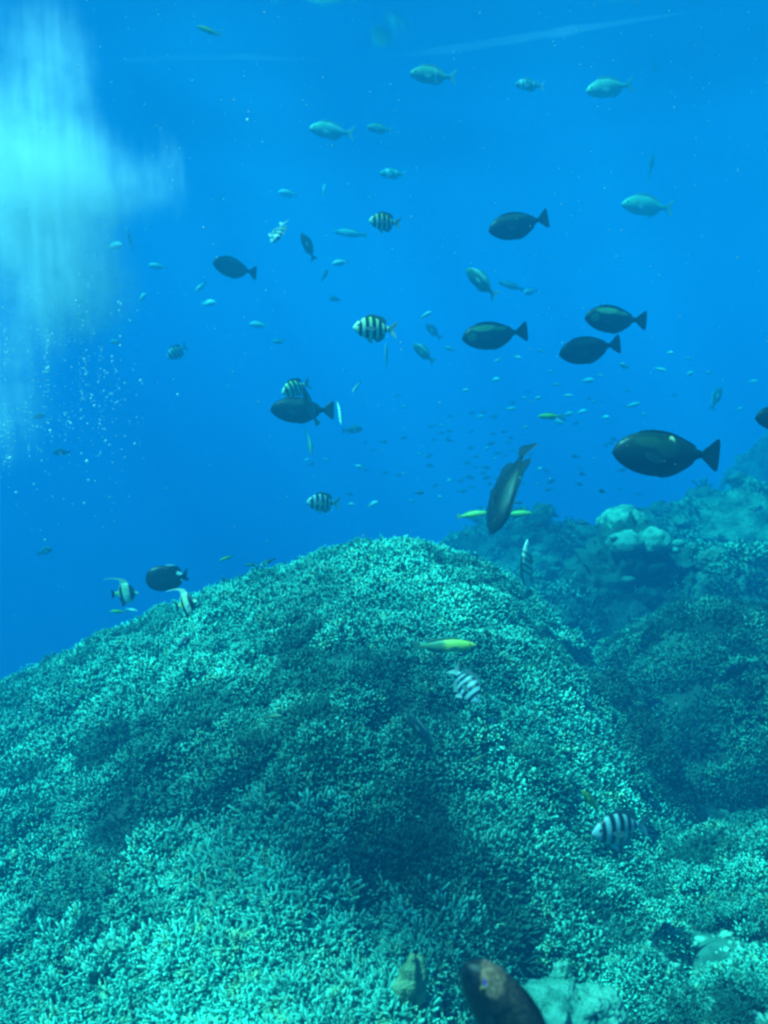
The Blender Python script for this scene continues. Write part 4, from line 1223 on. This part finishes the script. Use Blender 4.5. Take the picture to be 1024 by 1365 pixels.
dn = mbub.math('MULTIPLY', mbub.math('MULTIPLY', tot, mbub.ramp(st, [(0.38, 0.05), (0.66, 1.0)])), mbub.ramp(cl, [(0.34, 0.2), (0.60, 1.0)]))
mo = mbub.noise(pos, 11.0, 4.0, 0.7)
dn = mbub.math('MULTIPLY', dn, mbub.ramp(mo, [(0.36, 0.3), (0.62, 1.25)]))
dn = mbub.math('MULTIPLY', mbub.math('SUBTRACT', dn, 0.012, clamp=True), 20.0)
vs = mbub.n('ShaderNodeVolumeScatter')
vs.inputs['Color'].default_value = (0.97, 1.0, 1.0, 1)
mbub.l(dn, vs.inputs['Density'])
mbub.l(vs.outputs[0], mbub.out.inputs['Volume'])
c0 = at(-160, 700, BD); c1 = at(400, -60, BD)
bc_o = link('bubble_cloud', box_mesh('bubble_cloud', (c0.x - 0.3, BD - 0.65, c0.z), (c1.x, BD + 0.65, min(c1.z, SURF_Z - 0.2))), mbub.m)
tag(bc_o, 'bright cloud of fine bubbles streaming down from the surface at the left', 'bubbles', kind='stuff')

v_, f_ = ico(1)
mg = NT('bubble_glint')
bp_ = mg.principled((0.9, 0.95, 0.95), 0.3, 1.0)
bt_ = mg.n('ShaderNodeBsdfTransparent'); bx_ = mg.n('ShaderNodeMixShader'); bx_.inputs[0].default_value = 0.7
mg.l(bt_.outputs[0], bx_.inputs[1]); mg.l(bp_.outputs[0], bx_.inputs[2]); mg.l(bx_.outputs[0], mg.out.inputs[0])
BLOBS = ((140, 400, 22, 34, 0.35), (128, 330, 16, 60, 0.3), (60, 440, 60, 40, 0.6), (70, 470, 60, 60, 0.7), (25, 520, 35, 70, 0.6), (115, 500, 45, 50, 0.25), (110, 560, 50, 60, 0.1), (40, 600, 40, 50, 0.15),
         (225, 238, 8, 34, 0.10), (196, 250, 8, 34, 0.10))
wts = np.array([b_[2] * b_[3] * b_[4] for b_ in BLOBS]); wts = wts / wts.sum()
nb = 5200
kb = RNG.choice(len(BLOBS), nb, p=wts)
bx = np.array([b_[0] for b_ in BLOBS])[kb] + RNG.normal(0, 0.72, nb) * np.array([b_[2] for b_ in BLOBS])[kb]
by = np.array([b_[1] for b_ in BLOBS])[kb] + RNG.normal(0, 0.72, nb) * np.array([b_[3] for b_ in BLOBS])[kb]
ok = RNG.uniform(0, 1, nb) < np.clip(0.25 + 1.1 * noise(bx / 9.0, by / 120.0, 0, 811) + 0.9 * fbm(bx / 38.0, by / 50.0, 0, 821, 3), 0.03, 1)
ok &= (bx > -70) & (by > -40)
bx, by = bx[ok], by[ok]
BP = [(at(a_, b_, d_), r_) for a_, b_, d_, r_ in zip(bx, by, np.clip(RNG.normal(3.25, 0.2, len(bx)), 2.7, 3.9), 0.0009 + np.abs(RNG.normal(0, 0.0013, len(bx))))]
for _ in range(230):
    BP.append((at(random.gauss(110, 50), random.gauss(520, 80), random.uniform(2.9, 3.7)), abs(random.gauss(0, 0.0016)) + 0.0009))
for px_, py_, r_ in ((142, 498, .008), (126, 541, .0075), (150, 525, .005), (116, 615, .009), (118, 640, .006), (147, 525, .006), (167, 533, .004), (237, 526, .006), (50, 569, .005), (14, 611, .011), (133, 565, .005), (137, 572, .004), (178, 493, .004), (93, 563, .004), (182, 527, .004), (108, 522, .004), (330, 160, .008)):
    BP.append((at(px_, py_, 3.2), r_ * 0.73))
V = np.concatenate([v_ * np.array([r, r, r * 1.15]) + np.array(p[:]) for p, r in BP])
F = np.concatenate([f_ + i * len(v_) for i in range(len(BP))])
tag(link('bubbles', mesh_np('bubbles', V, F), mg.m), 'scattered single bubbles drifting under the bubble cloud on the left', 'bubbles', kind='stuff')

BP = []
for _ in range(1000):
    d_ = random.uniform(1.6, 6.0)
    BP.append((at(random.uniform(-60, 1084), random.uniform(-20, 1100), d_), random.uniform(0.0008, 0.0024) * (0.5 + d_ / 5)))
BP = [(p, r) for p, r in BP if p.z > max(float(mound(p.x, p.y)), float(bed(p.x, p.y))) + 0.1]
V = np.concatenate([v_ * r + np.array(p[:]) for p, r in BP])
F = np.concatenate([f_ + i * len(v_) for i in range(len(BP))])
tag(link('drifting_specks', mesh_np('drifting_specks', V, F), m_p), 'tiny pale specks drifting through the water', 'plankton', kind='stuff')

# faint gleams of surface ripples, made up as thin scattering tubes
mst = NT('ripple_streak')
vst = mst.n('ShaderNodeVolumeScatter'); vst.inputs['Color'].default_value = (0.95, 1, 1, 1); vst.inputs['Density'].default_value = 1.5
mst.l(vst.outputs[0], mst.out.inputs['Volume'])


def streak(pts, rads, label):
    P = [at(*p) for p in pts]
    n, m, V = 40, 10, []
    q = np.linspace(0, 1, len(P))
    X = [np.interp(np.linspace(0, 1, n), q, [p[i] for p in P]) for i in range(3)]
    rr = np.interp(np.linspace(0, 1, n), q, rads) * (1 + 0.3 * noise(np.linspace(0, 9, n), 0, 0, 5))
    for i in range(n):
        for j in range(m):
            a = 2 * math.pi * j / m
            V.append((X[0][i], X[1][i] + rr[i] * 2.2 * math.cos(a), X[2][i] + rr[i] * math.sin(a)))
    Q = [(i * m + j, i * m + (j + 1) % m, (i + 1) * m + (j + 1) % m, (i + 1) * m + j) for i in range(n - 1) for j in range(m)]
    me = mesh_np('ripple_streak', np.array(V), np.array(Q))
    bm = bmesh.new(); bm.from_mesh(me)
    bmesh.ops.holes_fill(bm, edges=bm.edges); bmesh.ops.recalc_face_normals(bm, faces=bm.faces)
    bm.to_mesh(me); bm.free()
    tag(link('ripple_streak', me, mst.m), label, 'bubbles', kind='stuff')


streak([(495, 78, 6.4), (600, 66, 6.3), (700, 50, 6.2), (790, 36, 6.1), (930, 14, 6.0)], [.006, .03, .034, .018, .005], 'faint pale haze streak added for a gleaming surface ripple at the top right')
streak([(120, 84, 6.4), (200, 78, 6.4), (330, 76, 6.3), (450, 82, 6.2)], [.004, .02, .016, .004], 'very faint level haze streak added for a gleaming surface ripple at the top left')
